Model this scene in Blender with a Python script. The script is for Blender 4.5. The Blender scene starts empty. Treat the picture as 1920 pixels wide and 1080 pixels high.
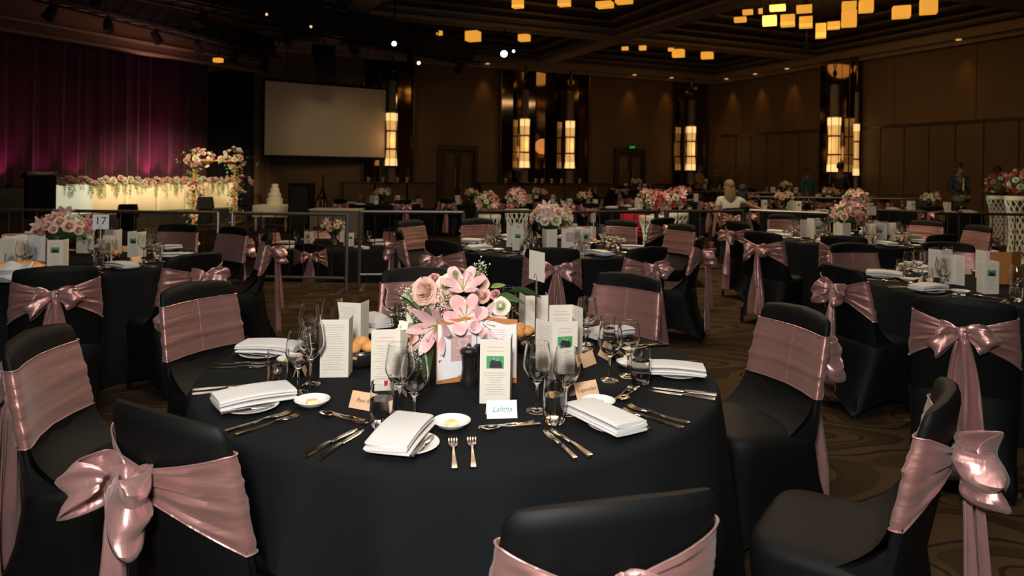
import bpy, bmesh, math, random
from math import sin, cos, pi, radians as R, atan2, hypot
from mathutils import Vector, Matrix, Euler
SC = bpy.context.scene
COL = SC.collection
rnd = random.Random(7)

# ------------------------------------------------------------------ camera, world, light, exposure
F, PY, ROLL, CH = 1320.0, 318.0, R(0.8), 1.5
cam_d = bpy.data.cameras.new('camera'); cam = bpy.data.objects.new('camera', cam_d); COL.objects.link(cam)
cam_d.sensor_width = 36; cam_d.lens = F * 36 / 1920; cam_d.shift_y = -(540 - PY) / 1920
cam_d.clip_start = 0.05; cam_d.clip_end = 200
cr, sr = cos(ROLL), sin(ROLL)
cam.matrix_world = Matrix(((cr, -sr, 0, 0), (0, 0, -1, 0), (sr, cr, 0, CH), (0, 0, 0, 1)))
cam_d.dof.use_dof = True; cam_d.dof.focus_distance = 2.5; cam_d.dof.aperture_fstop = 5.0
SC.camera = cam
wd = bpy.data.worlds.new('world'); SC.world = wd; wd.use_nodes = True
wd.node_tree.nodes['Background'].inputs[0].default_value = (0.9, 0.6, 0.35, 1)
wd.node_tree.nodes['Background'].inputs[1].default_value = 0.004
SC.view_settings.view_transform = 'Standard'; SC.view_settings.look = 'None'
SC.view_settings.exposure = 0.0; SC.view_settings.gamma = 1; SC.view_settings.use_curve_mapping = False
SC.cycles.max_bounces = 16; SC.cycles.diffuse_bounces = 3; SC.cycles.glossy_bounces = 5; SC.cycles.transmission_bounces = 16; SC.cycles.transparent_max_bounces = 8
SC.cycles.caustics_reflective = False; SC.cycles.caustics_refractive = False
SC.cycles.sample_clamp_indirect = 3.0


def lamp(name, kind, loc, power, color=(1, 1, 1), rot=(0, 0, 0), size=0.1, spot=None, blend=0.5, size_y=None):
    d = bpy.data.lights.new(name, kind); d.energy = power; d.color = color
    if kind == 'AREA':
        d.size = size
        if size_y: d.shape = 'RECTANGLE'; d.size_y = size_y
    elif kind != 'SUN': d.shadow_soft_size = size
    if kind == 'SPOT': d.spot_size = spot; d.spot_blend = blend
    o = bpy.data.objects.new(name, d); COL.objects.link(o); o.location = loc; o.rotation_euler = rot
    return o


def aim(o, target):
    o.rotation_euler = (Vector(target) - o.location).to_track_quat('-Z', 'Y').to_euler()


# the photographer's flash, a small soft head just above the camera
fl = lamp('camera_flash', 'AREA', (-0.18, -0.25, 1.95), 88, (1.0, 0.95, 0.9), size=0.28); aim(fl, (0.0, 3.2, 0.75))

# room frame: corner of back and right walls, rotated grid
AR = R(23.0); OC = Vector((8.27, 28.85, 0))
E1 = Vector((-cos(AR), -sin(AR), 0)); E2 = Vector((sin(AR), -cos(AR), 0))
def RM(u, v, z): return OC + E1 * u + E2 * v + Vector((0, 0, z))
for (u, v) in ((4, 9), (12, 9), (4, 17), (12, 17), (20, 12)):
    lamp('chandelier_glow', 'AREA', RM(u, v, 5.3), 38, (1.0, 0.6, 0.25), size=3.0)
lamp('ceiling_bounce_fill', 'AREA', (-0.3, 1.2, 5.3), 135, (1.0, 0.9, 0.78), size=3.2)  # added overhead area light standing in for flash bounced off the ceiling
lamp('middle_overhead_fill', 'AREA', (0.5, 8.6, 5.3), 190, (1.0, 0.76, 0.5), size=3.0)  # added warm fill over the middle tables, no fixture hangs there
lamp('right_overhead_fill', 'AREA', (5.0, 11.0, 5.3), 120, (1.0, 0.74, 0.48), size=3.0)  # added fill to brighten the right side, not a hung lamp


def W(px, py, z):
    dx, dy = px - 960, py - PY
    X = dx * cr + dy * sr; D = dy * cr - dx * sr
    t = (CH - z) / D
    return Vector((X * t, F * t, z))
def WY(px, py, Y):
    dx, dy = px - 960, py - PY
    X = dx * cr + dy * sr; D = dy * cr - dx * sr
    return Vector((X * Y / F, Y, CH - D * Y / F))
def PX(v):
    X = v.x / max(v.y, .01) * F; D = (CH - v.z) / max(v.y, .01) * F
    return 960 + X * cr - D * sr, PY + D * cr + X * sr


# ------------------------------------------------------------------ materials
MATS = {}
def mat(name, col, rough=0.6, metal=0.0, trans=0.0, emit=None, es=0.0, spec=0.5, sheen=0.0, bump=None, var=None, ior=1.45, coat=0.0, aniso=0.0):
    m = bpy.data.materials.new(name); m.use_nodes = True; nt = m.node_tree; b = nt.nodes['Principled BSDF']
    b.inputs['Base Color'].default_value = (*col, 1); b.inputs['Roughness'].default_value = rough
    b.inputs['Metallic'].default_value = metal; b.inputs['Transmission Weight'].default_value = trans
    b.inputs['Specular IOR Level'].default_value = spec; b.inputs['IOR'].default_value = ior
    b.inputs['Sheen Weight'].default_value = sheen; b.inputs['Coat Weight'].default_value = coat
    b.inputs['Anisotropic'].default_value = aniso
    if emit: b.inputs['Emission Color'].default_value = (*emit, 1); b.inputs['Emission Strength'].default_value = es
    tc = nt.nodes.new('ShaderNodeTexCoord')
    if var:
        sc, amt = var
        n = nt.nodes.new('ShaderNodeTexNoise'); n.inputs['Scale'].default_value = sc; n.inputs['Detail'].default_value = 4
        nt.links.new(tc.outputs['Object'], n.inputs['Vector'])
        r = nt.nodes.new('ShaderNodeValToRGB'); nt.links.new(n.outputs[0], r.inputs[0])
        r.color_ramp.elements[0].position = 0.3; r.color_ramp.elements[1].position = 0.7
        r.color_ramp.elements[0].color = (*[c * (1 - amt) for c in col], 1)
        r.color_ramp.elements[1].color = (*[min(1, c * (1 + amt)) for c in col], 1)
        nt.links.new(r.outputs[0], b.inputs['Base Color'])
    if bump:
        sc, st = bump
        n = nt.nodes.new('ShaderNodeTexNoise'); n.inputs['Scale'].default_value = sc; n.inputs['Detail'].default_value = 3
        nt.links.new(tc.outputs['Object'], n.inputs['Vector'])
        bp = nt.nodes.new('ShaderNodeBump'); bp.inputs['Strength'].default_value = st; bp.inputs['Distance'].default_value = 0.01
        nt.links.new(n.outputs[0], bp.inputs['Height']); nt.links.new(bp.outputs[0], b.inputs['Normal'])
    MATS[name] = m
    return m

M_SPANDEX = mat('black_spandex', (0.0032, 0.0036, 0.0040), 0.6, spec=0.22, bump=(9, 0.12))
M_CLOTH = mat('black_tablecloth', (0.0068, 0.0080, 0.0095), 0.9, spec=0.15, bump=(350, 0.1))
def satin(name, col, rough, scl, st):
    m = mat(name, col, rough, metal=0.62, spec=0.6, sheen=0.15); nt = m.node_tree; b = nt.nodes['Principled BSDF']
    tc = nt.nodes.new('ShaderNodeTexCoord'); mp = nt.nodes.new('ShaderNodeMapping'); mp.inputs['Scale'].default_value = scl; nt.links.new(tc.outputs['Object'], mp.inputs[0])
    n = nt.nodes.new('ShaderNodeTexNoise'); n.inputs['Scale'].default_value = 1.0; n.inputs['Detail'].default_value = 2.5; n.inputs['Distortion'].default_value = 0.4; nt.links.new(mp.outputs[0], n.inputs['Vector'])
    bp = nt.nodes.new('ShaderNodeBump'); bp.inputs['Strength'].default_value = st; bp.inputs['Distance'].default_value = 0.012
    nt.links.new(n.outputs[0], bp.inputs['Height']); nt.links.new(bp.outputs[0], b.inputs['Normal']); return m
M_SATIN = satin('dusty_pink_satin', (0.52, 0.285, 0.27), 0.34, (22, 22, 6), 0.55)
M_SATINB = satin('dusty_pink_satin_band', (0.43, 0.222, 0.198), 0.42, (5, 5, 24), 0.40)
M_LINEN = mat('white_linen', (0.70, 0.69, 0.675), 0.85, bump=(180, 0.15))
M_CHINA = mat('white_china', (0.82, 0.81, 0.79), 0.12, spec=0.6, coat=0.3)
M_BUTTER = mat('butter', (0.88, 0.66, 0.32), 0.45)
M_STEEL = mat('polished_steel', (0.72, 0.66, 0.58), 0.16, metal=1.0)
M_GLASS = mat('clear_glass', (1, 1, 1), 0.0, trans=1.0, ior=1.47)
M_WATER = mat('water', (1, 1, 1), 0.0, trans=1.0, ior=1.33)
M_PAPER = mat('cream_card', (0.74, 0.70, 0.60), 0.7)
M_PAPERW = mat('white_card', (0.82, 0.83, 0.85), 0.6)
M_PEACH = mat('peach_card', (0.80, 0.50, 0.30), 0.6, var=(14, 0.15))
M_PRINT = mat('grey_print', (0.36, 0.34, 0.32), 0.8)
M_INK = mat('dark_ink', (0.06, 0.06, 0.07), 0.7)
M_INKG = mat('green_ink', (0.05, 0.30, 0.24), 0.7)
M_PHOTOG = mat('photo_green', (0.06, 0.34, 0.12), 0.5)
M_PHOTOD = mat('photo_dark', (0.03, 0.025, 0.035), 0.5)
M_PHOTOS = mat('photo_skin', (0.55, 0.33, 0.22), 0.5)
M_COPPER = mat('copper_brown_board', (0.52, 0.21, 0.06), 0.5)
M_PINKSQ = mat('pink_print', (0.62, 0.38, 0.38), 0.6)
M_PINKLT = mat('pale_print', (0.78, 0.62, 0.60), 0.6)
M_BLKP = mat('black_gloss', (0.012, 0.012, 0.012), 0.25, spec=0.6)
M_BLKM = mat('black_matte', (0.006, 0.006, 0.007), 0.8, spec=0.2)
M_BOWL = mat('dark_steel_bowl', (0.16, 0.15, 0.14), 0.25, metal=0.9)
M_BREAD = mat('bread_crust', (0.72, 0.34, 0.10), 0.6, var=(18, 0.3), bump=(40, 0.3))
M_POLE = mat('brushed_pole', (0.55, 0.42, 0.30), 0.3, metal=1.0)
M_LILY = mat('pink_lily_petal', (0.80, 0.44, 0.45), 0.5, sheen=0.2)
nt = M_LILY.node_tree; tc = nt.nodes.new('ShaderNodeTexCoord'); sx = nt.nodes.new('ShaderNodeSeparateXYZ'); nt.links.new(tc.outputs['Object'], sx.inputs[0])
ax = nt.nodes.new('ShaderNodeMath'); ax.operation = 'MULTIPLY'; ax.inputs[1].default_value = 15.0; nt.links.new(sx.outputs[0], ax.inputs[0])
rp = nt.nodes.new('ShaderNodeValToRGB'); el = rp.color_ramp.elements; el[0].color = (0.80, 0.74, 0.48, 1); el[1].color = (0.84, 0.60, 0.58, 1); el[1].position = 1.0
for p_, c_ in ((0.22, (0.86, 0.66, 0.62, 1)), (0.6, (0.80, 0.43, 0.46, 1))):
    e = el.new(p_); e.color = c_
nt.links.new(ax.outputs[0], rp.inputs[0]); nt.links.new(rp.outputs[0], nt.nodes['Principled BSDF'].inputs['Base Color'])
M_LILYC = mat('lily_throat', (0.86, 0.72, 0.66), 0.5)
M_ROSEP = mat('peach_rose_petal', (0.84, 0.55, 0.44), 0.6, var=(30, 0.15))
M_ROSEW = mat('cream_rose_petal', (0.82, 0.78, 0.60), 0.6, var=(30, 0.1))
M_ROSEK = mat('pink_rose_petal', (0.75, 0.33, 0.34), 0.6, var=(30, 0.2))
M_ROSER = mat('red_rose_petal', (0.72, 0.07, 0.08), 0.6, var=(30, 0.2))
M_GYP = mat('white_tiny_blossom', (0.86, 0.84, 0.78), 0.7)
M_LEAF = mat('green_leaf', (0.05, 0.12, 0.035), 0.45, var=(20, 0.4))
M_LEAFL = mat('light_green_leaf', (0.16, 0.26, 0.06), 0.5, var=(20, 0.3))
M_STAMEN = mat('stamen', (0.45, 0.35, 0.12), 0.6)
M_RAIL = mat('galvanised_steel', (0.30, 0.31, 0.32), 0.35, metal=0.9)
M_RAILD = mat('dark_steel_rail', (0.05, 0.045, 0.04), 0.4, metal=0.6)
M_LATT = mat('white_lattice', (0.78, 0.80, 0.70), 0.5)
M_SCREEN = mat('projection_screen', (0.54, 0.47, 0.38), 0.9)
M_AMBER = mat('amber_lantern', (0.8, 0.5, 0.15), 0.6, emit=(1.0, 0.42, 0.045), es=0.78)
M_AMBERB = mat('bright_amber_lantern', (0.9, 0.6, 0.2), 0.6, emit=(1.0, 0.60, 0.13), es=1.7)
M_SCONCE = mat('sconce_glass', (0.9, 0.7, 0.4), 0.5, emit=(1.0, 0.54, 0.17), es=0.55)
M_SCONCEH = mat('sconce_glass_bright', (0.9, 0.7, 0.4), 0.5, emit=(1.0, 0.62, 0.24), es=1.1)
M_WHITEL = mat('lamp_lens', (1, 1, 1), 0.5, emit=(0.9, 0.97, 1.0), es=6)
M_EXIT = mat('exit_green', (0.0, 0.4, 0.1), 0.5, emit=(0.02, 0.8, 0.12), es=0.8)
M_BRONZE = mat('dark_bronze', (0.09, 0.06, 0.035), 0.3, metal=0.8)
M_MIRROR = mat('bronze_mirror', (0.22, 0.16, 0.10), 0.06, metal=1.0)
M_DOOR = mat('dark_timber_door', (0.03, 0.018, 0.01), 0.4)
M_DOORG = mat('smoked_door_glass', (0.10, 0.065, 0.035), 0.25)
M_WALL = mat('brown_wall_fabric', (0.120, 0.074, 0.036), 0.75, var=(1.2, 0.08))
M_WALLP = mat('brown_wall_panel', (0.09, 0.055, 0.028), 0.6, var=(3, 0.1))
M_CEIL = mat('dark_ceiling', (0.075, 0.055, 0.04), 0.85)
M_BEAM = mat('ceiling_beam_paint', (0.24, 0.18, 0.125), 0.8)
M_STAGE = mat('stage_black', (0.02, 0.015, 0.012), 0.6)
M_CURT = mat('plum_velvet', (0.10, 0.022, 0.04), 0.8, sheen=0.3)
M_CURTD = mat('black_drape', (0.004, 0.003, 0.004), 0.9)
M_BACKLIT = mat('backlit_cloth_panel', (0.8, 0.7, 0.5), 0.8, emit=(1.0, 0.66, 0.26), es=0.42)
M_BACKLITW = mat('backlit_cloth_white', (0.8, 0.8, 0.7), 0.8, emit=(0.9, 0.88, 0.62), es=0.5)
M_CAKE = mat('cake_icing', (0.80, 0.74, 0.58), 0.6)
M_SKIN = mat('skin', (0.42, 0.22, 0.14), 0.5)
M_SKIND = mat('brown_skin', (0.12, 0.06, 0.035), 0.5)
M_HAIRD = mat('dark_hair', (0.010, 0.008, 0.007), 0.6)
M_HAIRB = mat('light_brown_hair', (0.22, 0.15, 0.08), 0.6)
M_SUIT = mat('dark_suit', (0.010, 0.010, 0.013), 0.8)
M_TEAL = mat('teal_dress', (0.02, 0.06, 0.06), 0.8)
M_TAN = mat('tan_shirt', (0.16, 0.10, 0.04), 0.8)
M_WHITEC = mat('white_shirt', (0.55, 0.55, 0.47), 0.8)
M_REDC = mat('red_cloth', (0.5, 0.01, 0.03), 0.7)
M_TIE = mat('yellow_tie', (0.5, 0.35, 0.1), 0.6)
M_ORANGE = mat('orange_chair_wood', (0.55, 0.25, 0.06), 0.5)
M_GREY = mat('grey_cloth', (0.17, 0.15, 0.12), 0.8)

# patterned carpet: contour ribbons in brown and ochre with pale rings
m = bpy.data.materials.new('ribbon_patterned_carpet'); m.use_nodes = True; nt = m.node_tree; b = nt.nodes['Principled BSDF']
b.inputs['Roughness'].default_value = 0.95; b.inputs['Specular IOR Level'].default_value = 0.1
tc = nt.nodes.new('ShaderNodeTexCoord'); mp = nt.nodes.new('ShaderNodeMapping'); mp.inputs['Scale'].default_value = (0.8, 1.6, 1)
mp.inputs['Rotation'].default_value = (0, 0, 0.4)
nt.links.new(tc.outputs['Object'], mp.inputs[0])
n1 = nt.nodes.new('ShaderNodeTexNoise'); n1.inputs['Scale'].default_value = 1.25; n1.inputs['Detail'].default_value = 0.6; n1.inputs['Distortion'].default_value = 0.25
nt.links.new(mp.outputs[0], n1.inputs['Vector'])
ml = nt.nodes.new('ShaderNodeMath'); ml.operation = 'MULTIPLY'; ml.inputs[1].default_value = 5.5
fr = nt.nodes.new('ShaderNodeMath'); fr.operation = 'FRACT'
nt.links.new(n1.outputs[0], ml.inputs[0]); nt.links.new(ml.outputs[0], fr.inputs[0])
rp = nt.nodes.new('ShaderNodeValToRGB'); rp.color_ramp.interpolation = 'CONSTANT'
els = rp.color_ramp.elements
els[0].position = 0; els[0].color = (0.034, 0.020, 0.010, 1); els[1].position = 0.35; els[1].color = (0.052, 0.032, 0.015, 1)
for p, c in ((0.52, (0.020, 0.012, 0.007, 1)), (0.6, (0.060, 0.036, 0.016, 1)), (0.9, (0.026, 0.016, 0.008, 1))):
    e = els.new(p); e.color = c
nt.links.new(fr.outputs[0], rp.inputs[0])
vo = nt.nodes.new('ShaderNodeTexVoronoi'); vo.inputs['Scale'].default_value = 1.1; nt.links.new(mp.outputs[0], vo.inputs['Vector'])
rr_ = nt.nodes.new('ShaderNodeValToRGB'); rr_.color_ramp.interpolation = 'CONSTANT'; e2 = rr_.color_ramp.elements
e2[0].position = 0; e2[0].color = (0, 0, 0, 1); e2[1].position = 0.115; e2[1].color = (0.8, 0.8, 0.8, 1)
e = e2.new(0.15); e.color = (0, 0, 0, 1)
nt.links.new(vo.outputs['Distance'], rr_.inputs[0])
mx = nt.nodes.new('ShaderNodeMix'); mx.data_type = 'RGBA'; mx.inputs[7].default_value = (0.13, 0.105, 0.055, 1)
nt.links.new(rr_.outputs[0], mx.inputs[0]); nt.links.new(rp.outputs[0], mx.inputs[6]); nt.links.new(mx.outputs[2], b.inputs['Base Color'])
nf = nt.nodes.new('ShaderNodeTexNoise'); nf.inputs['Scale'].default_value = 400
bp = nt.nodes.new('ShaderNodeBump'); bp.inputs['Strength'].default_value = 0.3; bp.inputs['Distance'].default_value = 0.004
nt.links.new(nf.outputs[0], bp.inputs['Height']); nt.links.new(bp.outputs[0], b.inputs['Normal'])
M_CARPET = m


# ------------------------------------------------------------------ mesh helpers
class MB:
    def __init__(s): s.v = []; s.f = []; s.mi = []; s.cur = 0
    def add(s, vs, fs):
        b = len(s.v); s.v += [tuple(p) for p in vs]; s.f += [tuple(i + b for i in f) for f in fs]; s.mi += [s.cur] * len(fs); return s
    def box(s, c, d, M=None, taper=1.0):
        x, y, z = [k / 2 for k in d]; vs = []
        for sz in (-1, 1):
            t = taper if sz > 0 else 1
            for sx, sy in ((-1, -1), (1, -1), (1, 1), (-1, 1)): vs.append(Vector((sx * x * t, sy * y * t, sz * z)))
        if M is not None: vs = [M @ v for v in vs]
        vs = [v + Vector(c) for v in vs]
        return s.add(vs, [(0, 3, 2, 1), (4, 5, 6, 7), (0, 1, 5, 4), (1, 2, 6, 5), (2, 3, 7, 6), (3, 0, 4, 7)])
    def lathe(s, prof, seg=16, c=(0, 0, 0), cap=False, M=None):
        vs = []; n = len(prof)
        for r, z in prof:
            for k in range(seg):
                a = 2 * pi * k / seg; p = Vector((r * cos(a), r * sin(a), z))
                if M is not None: p = M @ p
                vs.append(p + Vector(c))
        fs = [(i * seg + k, i * seg + (k + 1) % seg, (i + 1) * seg + (k + 1) % seg, (i + 1) * seg + k) for i in range(n - 1) for k in range(seg)]
        if cap: fs += [tuple(range(seg))[::-1], tuple(range((n - 1) * seg, n * seg))]
        return s.add(vs, fs)
    def grid(s, fn, nu, nv, closeu=False):
        vs = [fn(i / nu, j / nv) for i in range(nu + (0 if closeu else 1)) for j in range(nv + 1)]
        fs = []
        for i in range(nu):
            i2 = (i + 1) % nu if closeu else i + 1
            for j in range(nv): fs.append((i * (nv + 1) + j, i2 * (nv + 1) + j, i2 * (nv + 1) + j + 1, i * (nv + 1) + j + 1))
        return s.add(vs, fs)
    def tube(s, pts, r, seg=8, cap=True):
        pts = [Vector(p) for p in pts]; vs = []; n = len(pts)
        rr = r if isinstance(r, (list, tuple)) else [r] * n
        up = Vector((0, 0, 1)); prev = None
        for i, p in enumerate(pts):
            d = (pts[min(i + 1, n - 1)] - pts[max(i - 1, 0)]).normalized()
            if prev is None:
                a = d.cross(up) if abs(d.z) < 0.95 else d.cross(Vector((1, 0, 0)))
            else: a = prev - d * prev.dot(d)
            a.normalize(); prev = a; bb = d.cross(a)
            for k in range(seg):
                t = 2 * pi * k / seg; vs.append(p + (a * cos(t) + bb * sin(t)) * rr[i])
        fs = [(i * seg + k, i * seg + (k + 1) % seg, (i + 1) * seg + (k + 1) % seg, (i + 1) * seg + k) for i in range(n - 1) for k in range(seg)]
        if cap: fs += [tuple(range(seg))[::-1], tuple(range((n - 1) * seg, n * seg))]
        return s.add(vs, fs)
    def ball(s, c, r, seg=8, rings=5, M=None, jit=0):
        rx, ry, rz = r if isinstance(r, (tuple, list)) else (r, r, r); vs = []
        for i in range(rings + 1):
            t = pi * i / rings
            for k in range(seg):
                a = 2 * pi * k / seg; q = 1 + (rnd.uniform(-jit, jit) if jit else 0)
                p = Vector((rx * sin(t) * cos(a) * q, ry * sin(t) * sin(a) * q, rz * cos(t)))
                if M is not None: p = M @ p
                vs.append(p + Vector(c))
        fs = [(i * seg + k, (i + 1) * seg + k, (i + 1) * seg + (k + 1) % seg, i * seg + (k + 1) % seg) for i in range(rings) for k in range(seg)]
        return s.add(vs, fs)
    def build(s, name, m, parent=None, smooth=True, weld=False, subdiv=0, solid=0, loc=None, bevel=0):
        me = bpy.data.meshes.new(name); me.from_pydata(s.v, [], s.f)
        ms = m if isinstance(m, (list, tuple)) else [m]
        for q in ms: me.materials.append(q)
        if len(ms) > 1: me.polygons.foreach_set('material_index', s.mi)
        bm = bmesh.new(); bm.from_mesh(me)
        if weld: bmesh.ops.remove_doubles(bm, verts=bm.verts, dist=1e-5)
        if smooth != 'keep': bmesh.ops.recalc_face_normals(bm, faces=bm.faces)
        if bevel: bmesh.ops.bevel(bm, geom=list(bm.edges), offset=bevel, segments=2, profile=0.7, affect='EDGES')
        bm.to_mesh(me); bm.free()
        if smooth: me.polygons.foreach_set('use_smooth', [True] * len(me.polygons))
        me.update()
        if smooth and smooth != 'keep':
            try: me.set_sharp_from_angle(angle=R(42))
            except Exception: pass
        o = bpy.data.objects.new(name, me); COL.objects.link(o)
        if parent: o.parent = parent
        if loc is not None: o.location = loc
        if solid: md = o.modifiers.new('thick', 'SOLIDIFY'); md.thickness = solid; md.offset = 0
        if subdiv: md = o.modifiers.new('sub', 'SUBSURF'); md.levels = subdiv; md.render_levels = subdiv
        return o


def empty(name, loc=(0, 0, 0), rz=0):
    o = bpy.data.objects.new(name, None); COL.objects.link(o); o.location = loc; o.rotation_euler = (0, 0, rz); o.empty_display_size = .1
    return o
REG = []
def tag(o, kind, cat, place='', group=None, exact=None):
    o['category'] = cat
    if group: o['group'] = group
    REG.append([o, kind, place, exact]); return o
def child(o, name, mesh, m4=None, parent=None): pass
CH_CACHE = {}
def kids(o): return [c for c in bpy.data.objects if c.parent == o]
TREE = {}
def cache_tree(root):
    """remember children of a prototype so copies are fast"""
    def rec(o): return (o, [rec(c) for c in kids(o)])
    TREE[root.name] = rec(root); return root
def dup(root, loc=None, rz=None, scale=None, rot=None, keep=False):
    t = TREE.get(root.name) or cache_tree(root) and TREE[root.name]
    def rec(node, par):
        o, ch = node; c = o.copy(); COL.objects.link(c); c.parent = par
        for k in ch: rec(k, c)
        return c
    c = rec(t, root.parent if keep else None)
    for k in ('category', 'group', 'label'):
        if k in c: del c[k]
    if loc is not None: c.location = loc
    if rz is not None: c.rotation_euler = (0, 0, rz)
    if rot is not None: c.rotation_euler = rot
    if scale is not None: c.scale = (scale,) * 3 if not isinstance(scale, (tuple, list)) else scale
    return c
USED = set()
def inst(proto, **k):
    """first use moves the prototype itself, then copies"""
    if proto.name not in TREE: cache_tree(proto)
    if proto.name not in USED:
        USED.add(proto.name); c = proto
        if k.get('loc') is not None: c.location = k['loc']
        if k.get('rz') is not None: c.rotation_euler = (0, 0, k['rz'])
        if k.get('rot') is not None: c.rotation_euler = k['rot']
        if k.get('scale') is not None: c.scale = (k['scale'],) * 3 if not isinstance(k['scale'], (tuple, list)) else k['scale']
        return c
    return dup(proto, **k)
def cp(o, parent, loc, rot=(0, 0, 0), scale=1):
    """a part copied as another part of parent"""
    c = o.copy(); COL.objects.link(c); c.parent = parent; c.location = loc; c.rotation_euler = rot
    c.scale = (scale,) * 3 if not isinstance(scale, (tuple, list)) else scale
    return c
def struct(o, name=None):
    o['kind'] = 'structure'
    if name: o.name = name
    return o
PARK = []
def park(o): PARK.append(o); return o
TXT = {}
def text(s, size, m, parent, loc, rot, shear=0.0, name='lettering', ext=0.0002):
    key = (s, size, shear, m.name)
    if key not in TXT:
        c = bpy.data.curves.new(name, 'FONT'); c.body = s; c.size = size; c.align_x = 'CENTER'; c.align_y = 'CENTER'; c.extrude = ext; c.shear = shear; c.resolution_u = 2
        t = bpy.data.objects.new('tmp', c); COL.objects.link(t); bpy.context.view_layer.update()
        me = bpy.data.meshes.new_from_object(t.evaluated_get(bpy.context.evaluated_depsgraph_get())); me.materials.clear(); me.materials.append(m)
        bpy.data.objects.remove(t); TXT[key] = me
    o = bpy.data.objects.new(name, TXT[key]); COL.objects.link(o); o.parent = parent; o.location = loc; o.rotation_euler = rot; return o
def spow(v, e): return math.copysign(abs(v) ** e, v)
def face(dx, dy): return atan2(-dx, dy)


# ------------------------------------------------------------------ room shell
def bu(px, v=0.0):
    k = (px - 960) / F; a = OC + E2 * v; return (k * a.y - a.x) / (E1.x - k * E1.y)
def rv(px, u=0.0):
    k = (px - 960) / F; a = OC + E1 * u; return (k * a.y - a.x) / (E2.x - k * E2.y)
RROT = Matrix((E1, E2, Vector((0, 0, 1)))).transposed()
def rbox(mb, u0, u1, v0, v1, z0, z1):
    c = RM((u0 + u1) / 2, (v0 + v1) / 2, (z0 + z1) / 2)
    return mb.box(c, (abs(u1 - u0), abs(v1 - v0), abs(z1 - z0)), RROT)
def rstruct(name, boxes, m, parent=None):
    mb = MB()
    for q in boxes: rbox(mb, *q)
    o = mb.build(name, m, parent, smooth=False)
    if not parent: o['kind'] = 'structure'
    return o
def fbox(name, x0, x1, y0, y1, z0, z1, m):
    o = MB().box(((x0 + x1) / 2, (y0 + y1) / 2, (z0 + z1) / 2), (x1 - x0, y1 - y0, z1 - z0)).build(name, m, smooth=False); o['kind'] = 'structure'; return o
fbox('floor', -16, 2.6, -7, 9.15, -0.75, 0, M_CARPET)
fbox('floor', 2.6, 22, -7, 21, -0.75, 0, M_CARPET)
fbox('floor', -16, 2.6, 9.15, 14.6, -0.75, -0.45, M_CARPET)
fbox('floor', -16, 2.6, 14.6, 21, -0.75, -0.15, M_CARPET)
fbox('floor', -16, 22, 21, 33, -0.75, 0.12, M_CARPET)

wb = rstruct('wall_back', [(-0.3, 17.45, -0.3, 0, -0.7, 6.6)], M_WALL)
wr = rstruct('wall_right', [(-0.3, 0, 0, 36, -0.7, 6.6)], M_WALL)
rstruct('wall_front', [(-0.3, 34, 33.0, 33.3, -0.7, 6.6)], M_WALL)
rstruct('wall_left', [(33.7, 34, 0, 33.3, -0.7, 6.6)], M_WALL)
rstruct('ceiling', [(-0.3, 34, -0.3, 33.3, 6.35, 6.6)], M_CEIL)
# beams and stepped coffers
UL = [0.0, 7.8, 15.6, 23.4, 31.2]; VL = [0.0, 5.2, 13.0, 20.8, 28.6]
BW = 0.3
n = 1
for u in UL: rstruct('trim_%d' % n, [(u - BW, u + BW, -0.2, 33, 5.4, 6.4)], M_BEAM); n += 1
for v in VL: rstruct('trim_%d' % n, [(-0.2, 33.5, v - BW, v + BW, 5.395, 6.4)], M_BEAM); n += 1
for i in range(4):
    for j in range(4):
        u0, u1, v0, v1 = UL[i] + BW, UL[i + 1] - BW, VL[j] + BW, VL[j + 1] - BW
        bx = []
        for k in range(4):
            a = 0.28 * (k + 1); z0 = 5.48 + 0.2 * k; z1 = z0 + 0.07
            bx += [(u0, u0 + a, v0, v1, z0, z1), (u1 - a, u1, v0, v1, z0, z1), (u0 + a, u1 - a, v0, v0 + a, z0, z1), (u0 + a, u1 - a, v1 - a, v1, z0, z1)]
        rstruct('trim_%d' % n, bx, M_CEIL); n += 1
# cornice on back and right walls with small downlights
rstruct('trim_%d' % n, [(0, 17.4, 0, 0.42, 5.2, 5.4), (0, 17.4, 0, 0.2, 5.08, 5.2)], M_BEAM); n += 1
rstruct('trim_%d' % n, [(0, 0.42, 0, 33, 5.2, 5.4), (0, 0.2, 0, 33, 5.08, 5.2)], M_BEAM); n += 1
def wash(u, v, wu, wv, p):
    d = MB().lathe([(0.001, 0), (0.055, 0), (0.07, -0.02), (0.07, 0.03)], 12).build('recessed_downlight', M_SCONCE, smooth=True, loc=RM(u, v, 5.19))
    tag(d, 'small recessed downlight in the cornice', 'downlight', 'above the brown wall', 'cornice downlights')
    l = lamp('wall_washer', 'SPOT', RM(u, v, 5.15), p, (1.0, 0.42, 0.10), size=0.06, spot=R(46), blend=0.9); aim(l, RM(wu, wv, 3.0))
for px in (905, 1178, 1247): u = bu(px); wash(u, 0.35, u, -0.1, 26)
for px in (1373, 1427, 1487, 1810): v = rv(px); wash(0.35, v, -0.1, v, 26 if px < 1500 else 14)
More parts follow.
